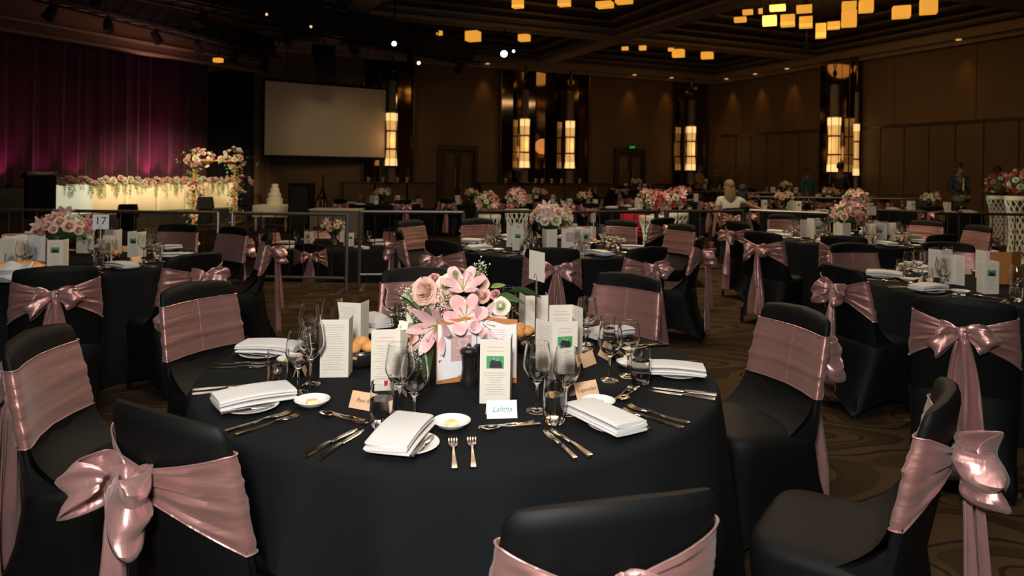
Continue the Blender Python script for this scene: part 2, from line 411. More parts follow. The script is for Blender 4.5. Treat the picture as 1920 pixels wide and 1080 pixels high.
# right wall: header groove and tall panels under it
rstruct('trim_%d' % n, [(0, 0.05, rv(1353), rv(1537), 2.93, 3.0), (0, 0.05, rv(1613), 16, 2.93, 3.0)], M_BRONZE); n += 1
js = [1353, 1381, 1409, 1438, 1468, 1500, 1537]
for a, b_ in list(zip(js, js[1:])) + list(zip([1613, 1652, 1697, 1743, 1793, 1846, 1912], [1652, 1697, 1743, 1793, 1846, 1912, 2010])):
    rstruct('wall_panel', [(0.0, 0.04, rv(a) + 0.025, rv(b_) - 0.025, 0.2, 2.92)], M_WALLP, wr)
for a, b_ in ((1345, 1392), (1392, 1485), (1485, 1538), (1613, 1676), (1676, 1830), (1830, 1990)):
    rstruct('upper_wall_panel', [(0.0, 0.02, rv(a) + 0.02, rv(b_) - 0.02, 3.02, 5.05)], M_WALL, wr)
rstruct('baseboard_right', [(0, 0.06, 0, 20, 0.0, 0.2)], M_BRONZE)
# ledge and wainscot below the mirrors along the back wall
lw = rstruct('trim_%d' % n, [(bu(1345), bu(893), 0, 0.32, 0.98, 1.03), (bu(818), bu(640), 0, 0.32, 0.98, 1.03)], M_BRONZE); n += 1
for a, b_ in ((1340, 1280), (1280, 1212), (1145, 1080), (1080, 1010), (1010, 950), (950, 896), (816, 760), (760, 700), (700, 640)):
    rstruct('wainscot_panel', [(bu(a) + 0.03, bu(b_) - 0.03, 0, 0.28, 0.14, 0.97)], M_WALLP, lw)

# double doors
def double_door(k, p0, p1, zt, m_leaf):
    u0, u1 = bu(p1), bu(p0); fr = rstruct('door_%d' % k, [(u0 - 0.12, u0, 0, 0.12, 0.12, zt + 0.14), (u1, u1 + 0.12, 0, 0.12, 0.12, zt + 0.14), (u0 - 0.12, u1 + 0.12, 0, 0.14, zt, zt + 0.16)], M_DOOR)
    um = (u0 + u1) / 2
    for a, b_ in ((u0 + .02, um - .01), (um + .01, u1 - .02)):
        lf = rstruct('door_leaf', [(a, b_, 0.0, 0.05, 0.14, zt - 0.01)], M_DOOR, fr)
        g = rstruct('glass_pane', [(a + .1, b_ - .1, 0.05, 0.056, 0.4, zt - 0.15)], m_leaf, lf)
        hx = b_ - 0.09 if a < um - .02 else a + 0.09
        mb = MB(); mb.tube([RM(hx, 0.11, 0.85), RM(hx, 0.11, 1.5)], 0.018, 8); mb.tube([RM(hx, 0.11, 0.9), RM(hx, 0.05, 0.9)], .012, 6); mb.tube([RM(hx, 0.11, 1.45), RM(hx, 0.05, 1.45)], .012, 6)
        mb.build('door_handle', M_STEEL, lf)
    return fr
double_door(1, 826, 888, 2.15, M_DOORG)
double_door(2, 1155, 1203, 2.2, M_DOORG)
ex = empty('exit_sign', RM(bu(1181), 0.12, 2.42), AR + pi); tag(ex, 'small green lit exit sign over the rear double door', 'sign')
MB().box((0, 0, 0), (0.34, 0.05, 0.16)).build('sign_box', M_BLKM, ex, smooth=False); 
text('EXIT', 0.13, M_EXIT, ex, (0, 0.03, 0), (R(90), 0, pi), name='lettering')

# mirrored bays with tall glowing column lamps
def mirror_bay(px0, px1):
    u0, u1 = bu(px1), bu(px0); mb = MB(); w = (u1 - u0); nseg = max(2, int(w / 0.42))
    o = rstruct('mirror_bay_frame', [(u0 - .05, u0, 0, .12, 1.03, 5.08), (u1, u1 + .05, 0, .12, 1.03, 5.08)], M_BRONZE, wb)
    for k in range(nseg):
        a = u0 + w * k / nseg; b_ = u0 + w * (k + 1) / nseg
        mb = MB(); f = 0.10 if k % 2 else 0.0; g = 0.0 if k % 2 else 0.10
        vs = [RM(a + .012, .02 + f, 1.04), RM(b_ - .012, .02 + g, 1.04), RM(b_ - .012, .02 + g, 5.06), RM(a + .012, .02 + f, 5.06)]
        vs += [p - E2 * 0.015 for p in vs]
        mb.add(vs, [(0, 1, 2, 3), (7, 6, 5, 4), (0, 4, 5, 1), (1, 5, 6, 2), (2, 6, 7, 3), (3, 7, 4, 0)])
        mb.build('mirror_panel', M_MIRROR, wb, smooth=False)
for a, b_ in ((937, 1100), (1262, 1322), (680, 772)): mirror_bay(a, b_)

def sconce():
    r = empty('column_lamp')
    def ring(prof, m, name, par=r): return MB().lathe(prof, 12).build(name, m, par)
    a = ring([(0.235, 2.72), (0.275, 3.3)], M_SCONCE, 'upper_shade'); ring([(0.27, 3.06), (0.277, 3.29)], M_SCONCEH, 'upper_glow', a)
    ring([(0.225, 2.13), (0.225, 2.68)], M_SCONCE, 'middle_shade')
    b = ring([(0.285, 1.55), (0.235, 2.09)], M_SCONCE, 'lower_shade'); ring([(0.292, 1.56), (0.27, 1.8)], M_SCONCEH, 'lower_glow', b)
    for z in (1.54, 2.11, 2.70, 3.32): MB().lathe([(0.02, z), (0.30, z), (0.30, z + .035), (0.02, z + .035)], 12).build('frame_ring', M_BRONZE, r)
    for k in range(6):
        t = 2 * pi * k / 6 + .26; MB().tube([(0.292 * cos(t), 0.292 * sin(t), 1.55), (0.292 * cos(t), 0.292 * sin(t), 3.34)], 0.014, 6).build('frame_bar', M_BRONZE, r)
    MB().lathe([(0.19, 3.36), (0.19, 4.35), (0.02, 4.36)], 12).build('upper_tube', M_GREY, r)
    MB().lathe([(0.02, 4.36), (0.03, 4.6), (0.10, 4.7), (0.03, 4.85), (0.08, 5.0), (0.02, 5.2)], 10).build('crystal_finial', M_MIRROR, r)
    MB().lathe([(0.24, 1.03), (0.24, 1.07), (0.19, 1.08), (0.19, 1.5), (0.02, 1.53)], 12).build('pedestal', M_GREY, r)
    return r
sc0 = cache_tree(sconce()); 
SCN = [(733, 'half hidden by the projection screen'), (983, 'at the left of the wide mirrored bay'), (1068, 'at the right of the wide mirrored bay'), (1295, 'beside the rear right corner')]
for px, lb in SCN:
    p = RM(bu(px, 0.42), 0.42, 0); c = inst(sc0, loc=p, rz=0.2, scale=(.70, .70, 1)); tag(c, 'tall glowing amber column lamp ' + lb, 'lamp', group='glowing column lamps along the walls')
    lamp('column_lamp_glow', 'POINT', p + E2 * 0.35 + Vector((0, 0, 2.4)), 9, (1.0, 0.5, 0.18), size=0.3)
# pilaster on the right wall
v0, v1 = rv(1541, .1), rv(1612, .1)
rstruct('pilaster', [(0, 0.22, v0, v1, 0.0, 5.2)], M_BRONZE, wr)
for k in range(5):
    a = v0 + (v1 - v0) * k / 5; rstruct('mirror_panel', [(0.22, 0.235 + 0.02 * (k % 2), a + .02, a + (v1 - v0) / 5 - .02, 0.3, 5.1)], M_MIRROR, wr)
p = RM(0.62, rv(1563, .62), 0); c = inst(sc0, loc=p, rz=0.5, scale=(.74, .74, 1)); tag(c, 'tall glowing amber column lamp on the right wall pilaster', 'lamp', group='glowing column lamps along the walls')
lamp('column_lamp_glow', 'POINT', p + E1 * 0.45 + Vector((0, 0, 2.4)), 9, (1.0, 0.5, 0.18), size=0.3)
p = RM(0.45, rv(1605, .45), 0); c = inst(sc0, loc=p, scale=(0.32, 0.32, 0.93)); tag(c, 'slender amber column lamp shape standing in for a mirror reflection at the pilaster', 'lamp', group='glowing column lamps along the walls')  # slim lamp copy put in as the mirrored image of the column lamp

# hanging amber box lanterns in the coffers
LT = [(1402, 23, 22, 8, 0), (1426, 21, 9, 10, 0), (1458, 15, 34, 9, 1), (1443, 39, 30, 17, 1), (1477, 39, 30, 21, 0), (1508, 17, 33, 12, 0), (1511, 42, 28, 20, 0), (1539, 58, 22, 27, 0), (1563, 48, 26, 13, 0), (1592, 35, 31, 30, 0), (1592, 10, 30, 12, 0), (1624, 12, 30, 22, 0), (1690, 23, 36, 21, 0), (1741, 12, 34, 28, 0), (1388, 37, 26, 8, 0),
      (971, 6, 23, 18, 0), (1058, 5, 26, 13, 0), (1134, 9, 36, 10, 0), (1170, 2, 36, 4, 0), (887, 68, 30, 18, 0), (824, 62, 12, 8, 0), (983, 71, 24, 12, 0), (1172, 91, 14, 6, 0), (1205, 90, 15, 8, 0), (1272, 100, 26, 14, 0), (1326, 104, 26, 12, 0), (1258, 93, 12, 6, 0), (63, 26, 30, 8, 0), (409, 113, 18, 7, 0)]
for px, py, w, h, br in LT:
    v0_ = WY(px, py, 1.0); d = CH - 1.0 * 0
    zt = 5.35; Y = (zt - CH) / (v0_.z - CH)
    if px < 500: Y = 17
    p = WY(px, py, Y); k = Y / F; r = empty('box_lantern', p, -AR); wv = w * k * 0.82; hh = max(h * k, .1)
    MB().box((0, 0, 0), (wv, wv * .8, hh)).build('lantern_shade', M_AMBERB if br else M_AMBER, r, smooth=False, bevel=.01)
    MB().tube([(0, 0, hh / 2), (0, 0, 6.36 - p.z)], 0.012, 6).build('hanging_rod', M_BLKM, r)
    MB().box((0, 0, hh / 2 + .01), (wv * .9, wv * .72, .02)).build('lantern_cap', M_BRONZE, r, smooth=False)
    tag(r, 'glowing amber box lantern hung from the ceiling', 'lantern', 'under the ceiling', 'amber box lanterns of the ceiling')
for (px, py, pw) in ((1450, 35, 30), (1590, 30, 26), (1050, 15, 16), (1290, 100, 14)):
    q = WY(px, py, 1.0); Y = (5.6 - CH) / (q.z - CH); lamp('lantern_glow', 'POINT', WY(px, py, Y) + Vector((0, 0, 0.1)), pw, (1.0, 0.48, 0.12), size=0.5)

# ------------------------------------------------------------------ stage
US = Vector((0.46, 0.888, 0)).normalized(); NS = Vector((-US.y, US.x, 0)); F0 = Vector((-10.6, 16.6, 0))
def SG(t, d, z): return F0 + US * t + NS * d + Vector((0, 0, z))
SROT = Matrix((US, NS, Vector((0, 0, 1)))).transposed()
def sbox(mb, t0, t1, d0, d1, z0, z1): return mb.box(SG((t0 + t1) / 2, (d0 + d1) / 2, (z0 + z1) / 2), (t1 - t0, d1 - d0, z1 - z0), SROT)
o = sbox(MB(), -13, 5.85, 0, 6, -0.6, 0.23).build('floor', M_STAGE, smooth=False); o['kind'] = 'structure'
sp = empty('stage_riser', SG(-3, 2.4, 0.23)); tag(sp, 'black raised platform at the back of the stage under the plum curtain', 'platform')
sbox(MB(), -13, 6.0, 2.2, 3.6, 0.235, 0.86).build('platform_top', M_STAGE, smooth=False).parent = None
pt = bpy.data.objects['platform_top']; pt.parent = sp; pt.matrix_parent_inverse = Matrix.Translation(-sp.location)
mb = MB(); sbox(mb, -13, 6.1, -0.1, 0.1, 4.36, 6.5); sbox(mb, 5.85, 6.12, -0.1, 0.1, -0.6, 6.5)
o = mb.build('wall_left', M_WALL, smooth=False); o['kind'] = 'structure'
mb = MB(); sbox(mb, -13, 5.95, -0.2, -0.1, 4.36, 4.42); sbox(mb, -13, 5.95, -0.22, -0.1, 4.62, 4.68); sbox(mb, -13, 5.95, -0.3, -0.1, 5.1, 5.4)
o = mb.build('trim_%d' % n, M_BEAM, smooth=False); o['kind'] = 'structure'; n += 1
def curt(t0, t1, d, z0, z1, m, name, seed, amp=0.09):
    rs = random.Random(seed); ph = [rs.uniform(0, 6) for _ in range(6)]
    def fn(a, b_):
        t = t0 + (t1 - t0) * a; z = z0 + (z1 - z0) * b_
        w = sin(t * 17 + ph[0] + 0.6 * sin(t * 3.1)) * .6 + sin(t * 9.3 + ph[1] + .15 * b_) * .5 + .35 * sin(t * 31 + ph[2])
        return SG(t, d + amp * w * (1 - .35 * b_), z)
    return MB().grid(fn, int((t1 - t0) * 22), 6).build(name, m)
c = curt(-9, 6.45, 3.0, 0.87, 4.9, M_CURT, 'stage_curtain', 3); tag(c, 'plum velvet stage curtain with deep folds behind the white table', 'curtain')
def bdrape(a, b_): # return wing between curtain end and the jamb
    A = SG(6.45, 2.95, 0); B = SG(5.9, 0.25, 0); p = A.lerp(B, a); return p + US * 0.06 * sin(a * 40) + Vector((0, 0, 0.24 + 4.4 * b_))
c = MB().grid(bdrape, 60, 4).build('side_drape', M_CURTD); tag(c, 'black side drape closing the right wing of the stage', 'curtain')
# curtain uplights
for t, p in ((-0.6, 6), (0.15, 10), (1.1, 6), (2.0, 9), (3.1, 10), (4.25, 30), (5.0, 14)):
    pos = SG(t, 2.55, 0.93)
    r = MB().lathe([(0.001, 0), (0.06, 0), (0.075, 0.1), (0.001, 0.09)], 10).build('stage_uplight', M_BLKM, loc=pos - Vector((0, 0, 0.07)))
    tag(r, 'small black uplight at the curtain foot', 'spotlight', 'on the stage', 'uplights along the curtain foot')
    l = lamp('curtain_uplight', 'SPOT', pos + Vector((0, 0, .06)), p * 1.9, (1.0, 0.10, 0.42), size=0.04, spot=R(75), blend=1.0); aim(l, SG(t, 3.05, 1.9))

l = lamp('stage_cove_glow', 'AREA', (-8.2, 16.5, 4.2), 38, (1.0, 0.45, 0.40), size=2.0, size_y=5.0); l.rotation_euler = (pi, 0, 0.3)
# lighting trusses near the ceiling
def truss(p0, p1, h, name, lab, cans):
    d = (p1 - p0); L = d.length; d.normalize(); s = Vector((-d.y, d.x, 0)); r = empty(name, (p0 + p1) / 2)
    def loc(v): return v - r.location
    cs = []
    for a, b_ in ((1, 1), (1, -1), (-1, -1), (-1, 1)):
        o = s * a * h / 2 + Vector((0, 0, b_ * h / 2)); cs.append(o)
        MB().tube([loc(p0 + o), loc(p1 + o)], 0.03, 6).build('chord_tube', M_BLKM, r)
    mb = MB(); k = int(L / 0.45)
    for i in range(k):
        q0 = p0 + d * (L * i / k); q1 = p0 + d * (L * (i + 1) / k)
        for j in range(4): mb.tube([loc(q0 + cs[j]), loc(q1 + cs[(j + 1) % 4])], 0.014, 4)
    mb.build('lattice_brace', M_BLKM, r)
    mb = MB()
    mb.box(loc((p0 + p1) / 2), (L * .96, h * .82, h * .8), Matrix((d, s, Vector((0, 0, 1)))).transposed()); mb.build('masking_cloth', M_CURTD, r, smooth=False)
    for i in range(4):
        q = p0 + d * L * (i + .5) / 4; MB().tube([loc(q + Vector((0, 0, h / 2))), (loc(q).x, loc(q).y, 6.36 - r.location.z)], .015, 5).build('hanging_chain', M_BLKM, r)
    for i in range(cans):
        q = p0 + d * L * (i + .7) / cans + Vector((0, 0, -h / 2)); mb = MB(); mm = Euler((0.5, 0, i * 1.3)).to_matrix()
        mb.lathe([(0.001, .16), (.07, .15), (.10, .05), (.11, -.16), (.10, -.16), (.001, .0)], 10, loc(q) + Vector((0, 0, -.22)), M=mm); mb.box(loc(q) + Vector((0, 0, -.06)), (.03, .03, .14)); mb.build('spotlight_can', M_BLKM, r)
    tag(r, lab, 'truss'); return r
truss(Vector((-9.9, 10.5, 5.15)), Vector((-1.25, 21.6, 5.05)), 0.62, 'lighting_truss', 'black masked lighting truss hanging between the screen and the lanterns', 7)
truss(Vector((-10.2, 10.4, 4.95)), Vector((-7.1, 20.8, 4.95)), 0.50, 'lighting_truss', 'black lighting truss hanging in front of the stage opening', 8)

def can_light(px, py, Y, s, m, lab, tgt=(0, 0, 1.5)):
    p = WY(px, py, Y); r = empty('spotlight', p)
    dv = (Vector(tgt) - p).normalized(); q = dv.to_track_quat('Z', 'Y').to_matrix()
    MB().lathe([(0.001, -.26 * s / .08), (.7 * s, -.22 * s / .08), (s * 1.15, -0.03), (s * 1.15, 0.02), (s, 0.02), (s, -.02)], 14, M=q).build('lamp_can', M_BLKM, r)
    MB().lathe([(0.001, 0.0), (s * .98, 0.0), (s * .98, -.01), (.001, -.01)], 14, M=q).build('lens', m, r)
    MB().tube([(0, 0, s), (0, 0, 6.3 - p.z)], .02, 6).build('yoke_pole', M_BLKM, r)
    tag(r, lab, 'spotlight')
can_light(945, 101, 19.5, .095, M_WHITEL, 'white lit spotlight head hanging beside the beam crossing')
can_light(963, 96, 20.5, .04, M_WHITEL, 'tiny white lit spotlight next to the larger bright one')
can_light(739, 82, 17.5, .06, M_WHITEL, 'white lit spotlight on the underside of the central truss')
can_light(785, 118, 19.0, .045, M_WHITEL, 'dim white spotlight at the far end of the central truss', (2, 4, 1))
for px, py, lb in ((500, 27, 'upper'), (583, 50, 'lower'), (414, 3, 'topmost')):
    can_light(px, py, 15.5, .03, M_SCONCEH, 'small warm spotlight above the screen, %s of three' % lb)
can_light(1512, 86, 19, .06, M_BLKM, 'dark moving head light hanging under the box lanterns')

# projection screen
A = Vector((-7.40, 21.0, 0)); B = Vector((-4.18, 23.15, 0)); dd = (B - A).normalized(); nn = Vector((dd.y, -dd.x, 0)); rotS = Matrix((dd, nn, Vector((0, 0, 1)))).transposed()
zt, zb = 4.05, 1.84; L = (B - A).length; c0 = (A + B) / 2; r = empty('projection_screen', c0 + Vector((0, 0, zb))); tag(r, 'large blank projection screen in a black frame', 'screen')
def sb(name, cx, cz, w, h, d, m, off=0): MB().box(dd * cx + nn * off + Vector((0, 0, cz)), (w, d, h), rotS).build(name, m, r, smooth=False)
sb('screen_surface', 0, (zt - zb) / 2, L, zt - zb, .02, M_SCREEN)
for z in (-.045, zt - zb + .045): sb('frame_bar', 0, z, L + .18, .09, .06, M_BLKM)
for x in (-L / 2 - .045, L / 2 + .045): sb('frame_bar', x, (zt - zb) / 2, .09, zt - zb, .06, M_BLKM)
for x in (-1.3, 1.3): sb('hanging_wire', x, zt - zb + .09 + .6, .015, 1.2, .015, M_BLKM)
l = lamp('screen_spill', 'SPOT', (-3.5, 14, 4.6), 260, (1.0, 0.72, 0.40), size=0.4, spot=R(24), blend=0.8); aim(l, c0 + Vector((0.1, 0, 2.3)))
# line array loudspeaker above the screen
p = WY(606, 118, 19.5); r = empty('hanging_loudspeaker', p, 0.3); tag(r, 'black curved loudspeaker stack hanging above the projection screen', 'loudspeaker')
for k in range(4):
    MB().box((0.03 * k * k * .3, 0.02 * k, .36 - .24 * k), (.62 - .05 * k, .42, .22), Euler((0.06 * k, .05 * k, 0)).to_matrix()).build('speaker_box', M_BLKM, r, smooth=False)
MB().tube([(0, 0, .47), (0, 0, 6.36 - p.z)], .02, 6).build('hanging_chain', M_BLKM, r)

# ------------------------------------------------------------------ chairs in black spandex with pink satin sashes
def backw(z):  # half width of the back at height z
    return 0.222 - 0.012 * max(0, (z - .5) / .41) + 0.004 * cos((z - .6) * 9)
def lean(z): return 0.085 * (0.905 - z) / 0.45
def backpt(phi, z, off=0.0, rise=0.0):
    hw = backw(z) + off; ht = 0.024 + off
    x = hw * spow(cos(phi), .30); y = ht * spow(sin(phi), .75) + lean(z) + 0.045 * (x / .21) ** 2
    return Vector((x, y, z + rise * (1 - (x / .21) ** 2)))

def chair(seed, knot_x=0.0, bow='both', tailspread=.05, tail2=.5):
    rs = random.Random(seed); r = empty('banquet_chair')
    # back cover
    zs = [.42, .47, .52, .58, .64, .70, .76, .82, .87, .893, .903]; ins = [0] * 8 + [.0, .004, .016]
    N = 40; mb = MB(); vs = []
    for z, i in zip(zs, ins):
        for k in range(N):
            p = backpt(2 * pi * k / N, z, -i, 0.022 * max(0, (z - .7) / .2)); p.y += 0.003 * sin(p.x * 40 + z * 30 + seed) * (z - .42); vs.append(p)
    fs = [(i * N + k, i * N + (k + 1) % N, (i + 1) * N + (k + 1) % N, (i + 1) * N + k) for i in range(len(zs) - 1) for k in range(N)]
    top = [vs[(len(zs) - 1) * N + k] for k in range(N)]
    mb.add(vs, fs)
    # cap: bridge front and rear edge
    b0 = (len(zs) - 1) * N
    for k in range(N // 2): mb.f.append((b0 + (k) % N, b0 + (k + 1) % N, b0 + (N - k - 1) % N, b0 + (N - k) % N)); mb.mi.append(0)
    mb.build('back_cover', M_SPANDEX, r)
    # seat and skirt
    mb = MB(); NN = 48
    def seat_ring(z, ix, i_arch):
        out = []
        for k in range(NN):
            a = 2 * pi * k / NN; cx, cy = spow(cos(a), .35), spow(sin(a), .35)
            hw = .232 - ix; x = hw * cx; y = .235 + (.262 - ix) * cy
            if z < .4:
                e = 1 - max(0, 1 - abs(abs(cx) - abs(cy)) * 1.0) ; edge = min(abs(cx), abs(cy)) # 0 mid side, 1 corner
                zz = z + i_arch * (1 - edge ** 2); pin = .045 * (1 - edge) * (1 - z / .4) + .012 * sin(pi * z / .4)
                x -= cx * pin * .6; y -= cy * pin
                if cy < -.5: y -= .03 * (1 - z / .4)
            else: zz = z
            if cy < 0: y += -cy * (min(1, z / .45) * .082 + .045 * (x / .21) ** 2 * min(1, z / .3))
            out.append(Vector((x, y, zz)))
        return out
    rings = [seat_ring(0.0, 0, .11), seat_ring(.06, .0, .07), seat_ring(.16, .0, .03), seat_ring(.27, .0, 0), seat_ring(.37, 0, 0), seat_ring(.43, 0.0, 0), seat_ring(.452, .006, 0), seat_ring(.464, .022, 0), seat_ring(.470, .06, 0), seat_ring(.474, .13, 0)]
    vs = [p for g in rings for p in g]; fs = [(i * NN + k, i * NN + (k + 1) % NN, (i + 1) * NN + (k + 1) % NN, (i + 1) * NN + k) for i in range(len(rings) - 1) for k in range(NN)]
    fs.append(tuple(range((len(rings) - 1) * NN, len(rings) * NN))); mb.add(vs, fs)
    # stretched web from seat to back
    def web(a, b_):
        x = (a * 2 - 1) * .220; z = .45 + .16 * b_; y = lean(z) + .045 * (x / .21) ** 2 + .02 + .11 * (1 - b_) ** 2.2
        return Vector((x, y, z))
    mb.grid(web, 10, 6)
    for sx in (-1, 1):
        def side(a, b_):
            z = .45 + .16 * b_; x = sx * .220; y0 = lean(z) + .045; y1 = y0 + .02 + .11 * (1 - b_) ** 2.2 - .02
            return Vector((x + sx * .006 * (1 - a), y0 - .01 + (y1 - y0 + .01) * a, z))
        mb.grid(side, 4, 5)
    mb.build('seat_cover', M_SPANDEX, r)
    for sx in (-1, 1):
        for y in (0.0, .455): MB().lathe([(.012, 0), (.016, .0), (.016, .05), (.012, .14)], 8, (sx * .19, y, 0)).build('leg', M_BLKM, r)
    # sash band
    KZ = .755; kx = knot_x
    wr = [(rs.uniform(.15, .85), rs.uniform(.02, .06), rs.uniform(.0015, .004), rs.uniform(-.3, .3)) for _ in range(7)]
    def bandpt(a, v, off=.006):
        phi = -pi / 2 + 2 * pi * a; base = backpt(phi, .65, off)
        rear = sin(phi) < 0.15
        x = base.x; hw = backw(.65)
        side = 1 if x > kx else -1
        q = 0
        if rear: q = 1 - abs(x - kx) / max(.01, abs(side * hw - kx)); q = max(0, min(1, q)) * min(1, (0.15 - sin(phi)) / .3)
        zt = .842 + (KZ + .022 - .842) * q ** 0.95; zb = .600 + (KZ - .022 - .600) * q ** 0.72
        z = zb + (zt - zb) * v
        w = 0
        for c, s, am, sl in wr:
            cc = c + (sl * (a - .5) if not rear else 0); w += am * math.exp(-((v - cc) / s) ** 2)
        ridg = sin(v * 22 + seed + 2 * q) * .55 + sin(v * 39 + 2 * seed) * .45
        amp = .0012 + .020 * q ** .8 * (1 - q) if rear else .0008
        p = backpt(phi, z, off + (w * .8 if not rear else w * .6) + ridg * amp + (.012 * q ** 2))
        if v < .02 or v > .98: p -= Vector((0, 0, 0))
        return p
    mb = MB(); mb.grid(lambda a, v: bandpt(a, v), 72, 22, closeu=True)
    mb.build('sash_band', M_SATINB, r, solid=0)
    # hems: thin rolled edges
    for v in (0.0, 1.0):
        pts = [bandpt(i / 72, v, .0075) for i in range(73)]
        MB().tube(pts, .0022, 5, cap=False).build('sash_hem', M_SATIN, r)
    MB().tube([bandpt(.5, v / 12, .0066) for v in range(13)], .0007, 5).build('sash_seam', M_SATINB, r)
    # knot
    K = backpt(-pi / 2, KZ, .02); K.x = kx; K.y += .045 * (kx / .21) ** 2
    def knot(a, b_):
        t = 2 * pi * a; ph = pi * b_; q = 1 + .12 * sin(5 * t + seed) * sin(ph)
        return K + Vector((.033 * sin(ph) * cos(t) * q, -.012 + .026 * sin(ph) * sin(t) * q, .040 * cos(ph)))
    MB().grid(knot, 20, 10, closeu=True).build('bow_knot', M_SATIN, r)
    # loops
    def loop(sx, big, droop, s2):
        p1, p2, p3 = rs.uniform(0, 6), rs.uniform(0, 6), rs.uniform(0, 6)
        def fn(a, b_):
            t = a; v = b_ * 2 - 1; e = sin(pi * t)
            x = sx * (.012 + .125 * big * e ** .85); yo = -.030 - .055 * cos(pi * t) * (0.4 + e) - .035 * e
            z = .01 - droop * e ** 1.2
            hw = (.016 + .066 * big * e ** .6)
            fold = .016 * sin(v * 3.4 + p1 + 2 * t) * e + .009 * sin(v * 8 + p2 + 4 * t) * (e * .7 + .3)
            x += sx * (fold - .022 * v * v * e + .012 * sin(6 * t + p3 + v)); z += v * hw * (1 - .12 * sin(4 * t + p1)); yo += .014 * sin(v * 4.2 + p3 + 5 * t) * e + .01 * v
            return K + Vector((x, yo, z))
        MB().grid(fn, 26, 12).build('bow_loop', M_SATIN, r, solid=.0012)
    loop(-1, 1.0 * (1 + rs.uniform(-.15, .15)), .03 + rs.uniform(-.02, .04), 1)
    loop(1, .9 * (1 + rs.uniform(-.2, .1)), .02 + rs.uniform(-.02, .05), 2)
    # tails
    def tail(sx, L, spread, dy):
        p1, p2 = rs.uniform(0, 6), rs.uniform(0, 6)
        def fn(a, b_):
            v = b_ * 2 - 1; z = -.01 - L * a - .018 * v * a
            hw = .016 + .052 * min(1, a * 1.25) ** .8
            x = sx * (.006 + spread * a) + v * hw + .006 * sin(a * 7 + p1)
            y = -.018 - dy - .028 * a ** .7 + .016 * sin(v * 3.6 + p1 + a * 1.3) * (.3 + a) + .006 * sin(v * 9 + p2)
            return K + Vector((x, y, z))
        MB().grid(fn, 22, 14).build('sash_tail', M_SATIN, r, solid=.0012)
    tail(-1, .66, tailspread, .0); tail(1, tail2 + .08, tailspread * .8, .022)
    return cache_tree(r)

PC = [chair(1, -.0, tail2=.55), chair(5, -.055, tail2=.40, tailspread=.03), chair(9, .03, tail2=.5, tailspread=.06), chair(13, .0, tail2=.56, tailspread=.02)]
CPL = []
def put_chair(var, x, y, fx, fy, label, group=None, z=0, jitter=0):
    c = inst(PC[var], loc=(x, y, z), rz=face(fx - x, fy - y) + jitter); c.name = 'banquet_chair'
    tag(c, label, 'chair', group=group); CPL.append(c); return c
TF = (-0.181, 2.68); T17 = (-3.42, 5.45); TM = (.38, 6.85); TR = (3.87, 8.15); TN = (3.42, 4.78)
G1 = 'chairs around the front table'; G17 = 'chairs around the table with number 17'; GM = 'chairs around the middle rear table'; GR = 'chairs around the right rear table'; GN = 'chairs around the right edge table'
cb = 'black chair with pink sash, '
put_chair(1, .205, 1.235, *TF, cb + 'its dark back cut by the bottom edge', G1)
put_chair(1, -.84, 1.65, *TF, cb + 'large bow and tails nearest at bottom left', G1, jitter=.06)
put_chair(2, -1.66, 2.42, *TF, cb + 'smooth band side-on at the left edge', G1, jitter=-.05)
put_chair(3, -1.57, 3.47, *TF, cb + 'smooth band left of the stacked forks', G1, jitter=.05)
put_chair(0, -.55, 4.13, *TF, cb + 'mostly hidden behind the pink lilies', G1)
put_chair(2, .69, 4.0, *TF, cb + 'smooth pale band behind the right wine glasses', G1, jitter=-.12)
put_chair(3, 1.275, 3.06, *TF, cb + 'smooth band with seat beside the right napkin', G1, jitter=.05)
put_chair(1, 1.20, 1.90, *TF, cb + 'seen side-on with big bow at bottom right', G1, jitter=-.1)
put_chair(0, -2.55, 3.95, *T17, cb + 'wide bow in front of the salt mills at left', G17)
put_chair(2, -2.05, 4.63, *T17, cb + 'only its bow shows behind the front left band', G17)
put_chair(3, -2.62, 6.75, *T17, cb + 'smooth band before the second barrier', G17)
put_chair(1, -2.06, 6.05, *T17, cb + 'side-on with long tails left of the barrier feet', G17)
put_chair(0, -3.26, 6.95, *T17, cb + 'smooth band behind the napkins of table 17', G17)
put_chair(2, .31, 5.25, *TM, cb + 'centred bow behind the table number pole', GM)
put_chair(3, -.58, 5.68, *TM, cb + 'bow just above the lilies', GM)
put_chair(1, -1.07, 6.6, *TM, cb + 'side-on bow left of the chair above the lilies', GM)
put_chair(0, -1.16, 7.9, *TM, cb + 'smooth brown band standing before the barrier gap', GM)
put_chair(2, -.42, 8.3, *TM, cb + 'smooth pink band behind the left menus of the middle table', GM)
put_chair(3, 1.32, 8.35, *TM, cb + 'smooth band behind the right glasses of the middle table', GM)
put_chair(0, 1.08, 5.40, *TM, cb + 'bow at the right front of the middle table', GM, jitter=.1)
put_chair(2, 1.93, 7.85, *TM, cb + 'smooth band in front of the lattice pedestals', GM)
put_chair(1, 1.73, 6.35, *TM, cb + 'side-on with long tails between middle and right tables', GM)
put_chair(3, 2.46, 6.95, *TR, cb + 'bow and long pale tails left of the right rear table', GR)
put_chair(0, 3.12, 6.62, *TR, cb + 'small bow centred before the right rear flowers', GR, jitter=-.15)
put_chair(2, 4.3, 6.95, *TR, cb + 'plain round black back at right of that table', GR)
put_chair(0, 3.83, 10.0, *TR, cb + 'smooth band behind the left glasses of the right rear table', GR)
put_chair(3, 5.4, 9.1, *TR, cb + 'smooth band behind the right napkins of the right rear table', GR)
put_chair(1, 5.55, 8.3, *TR, cb + 'turned side-on in front of the lattice pedestal', GR)
put_chair(2, 2.08, 4.5, *TN, cb + 'side-on bow below the small-bow chair', GN)
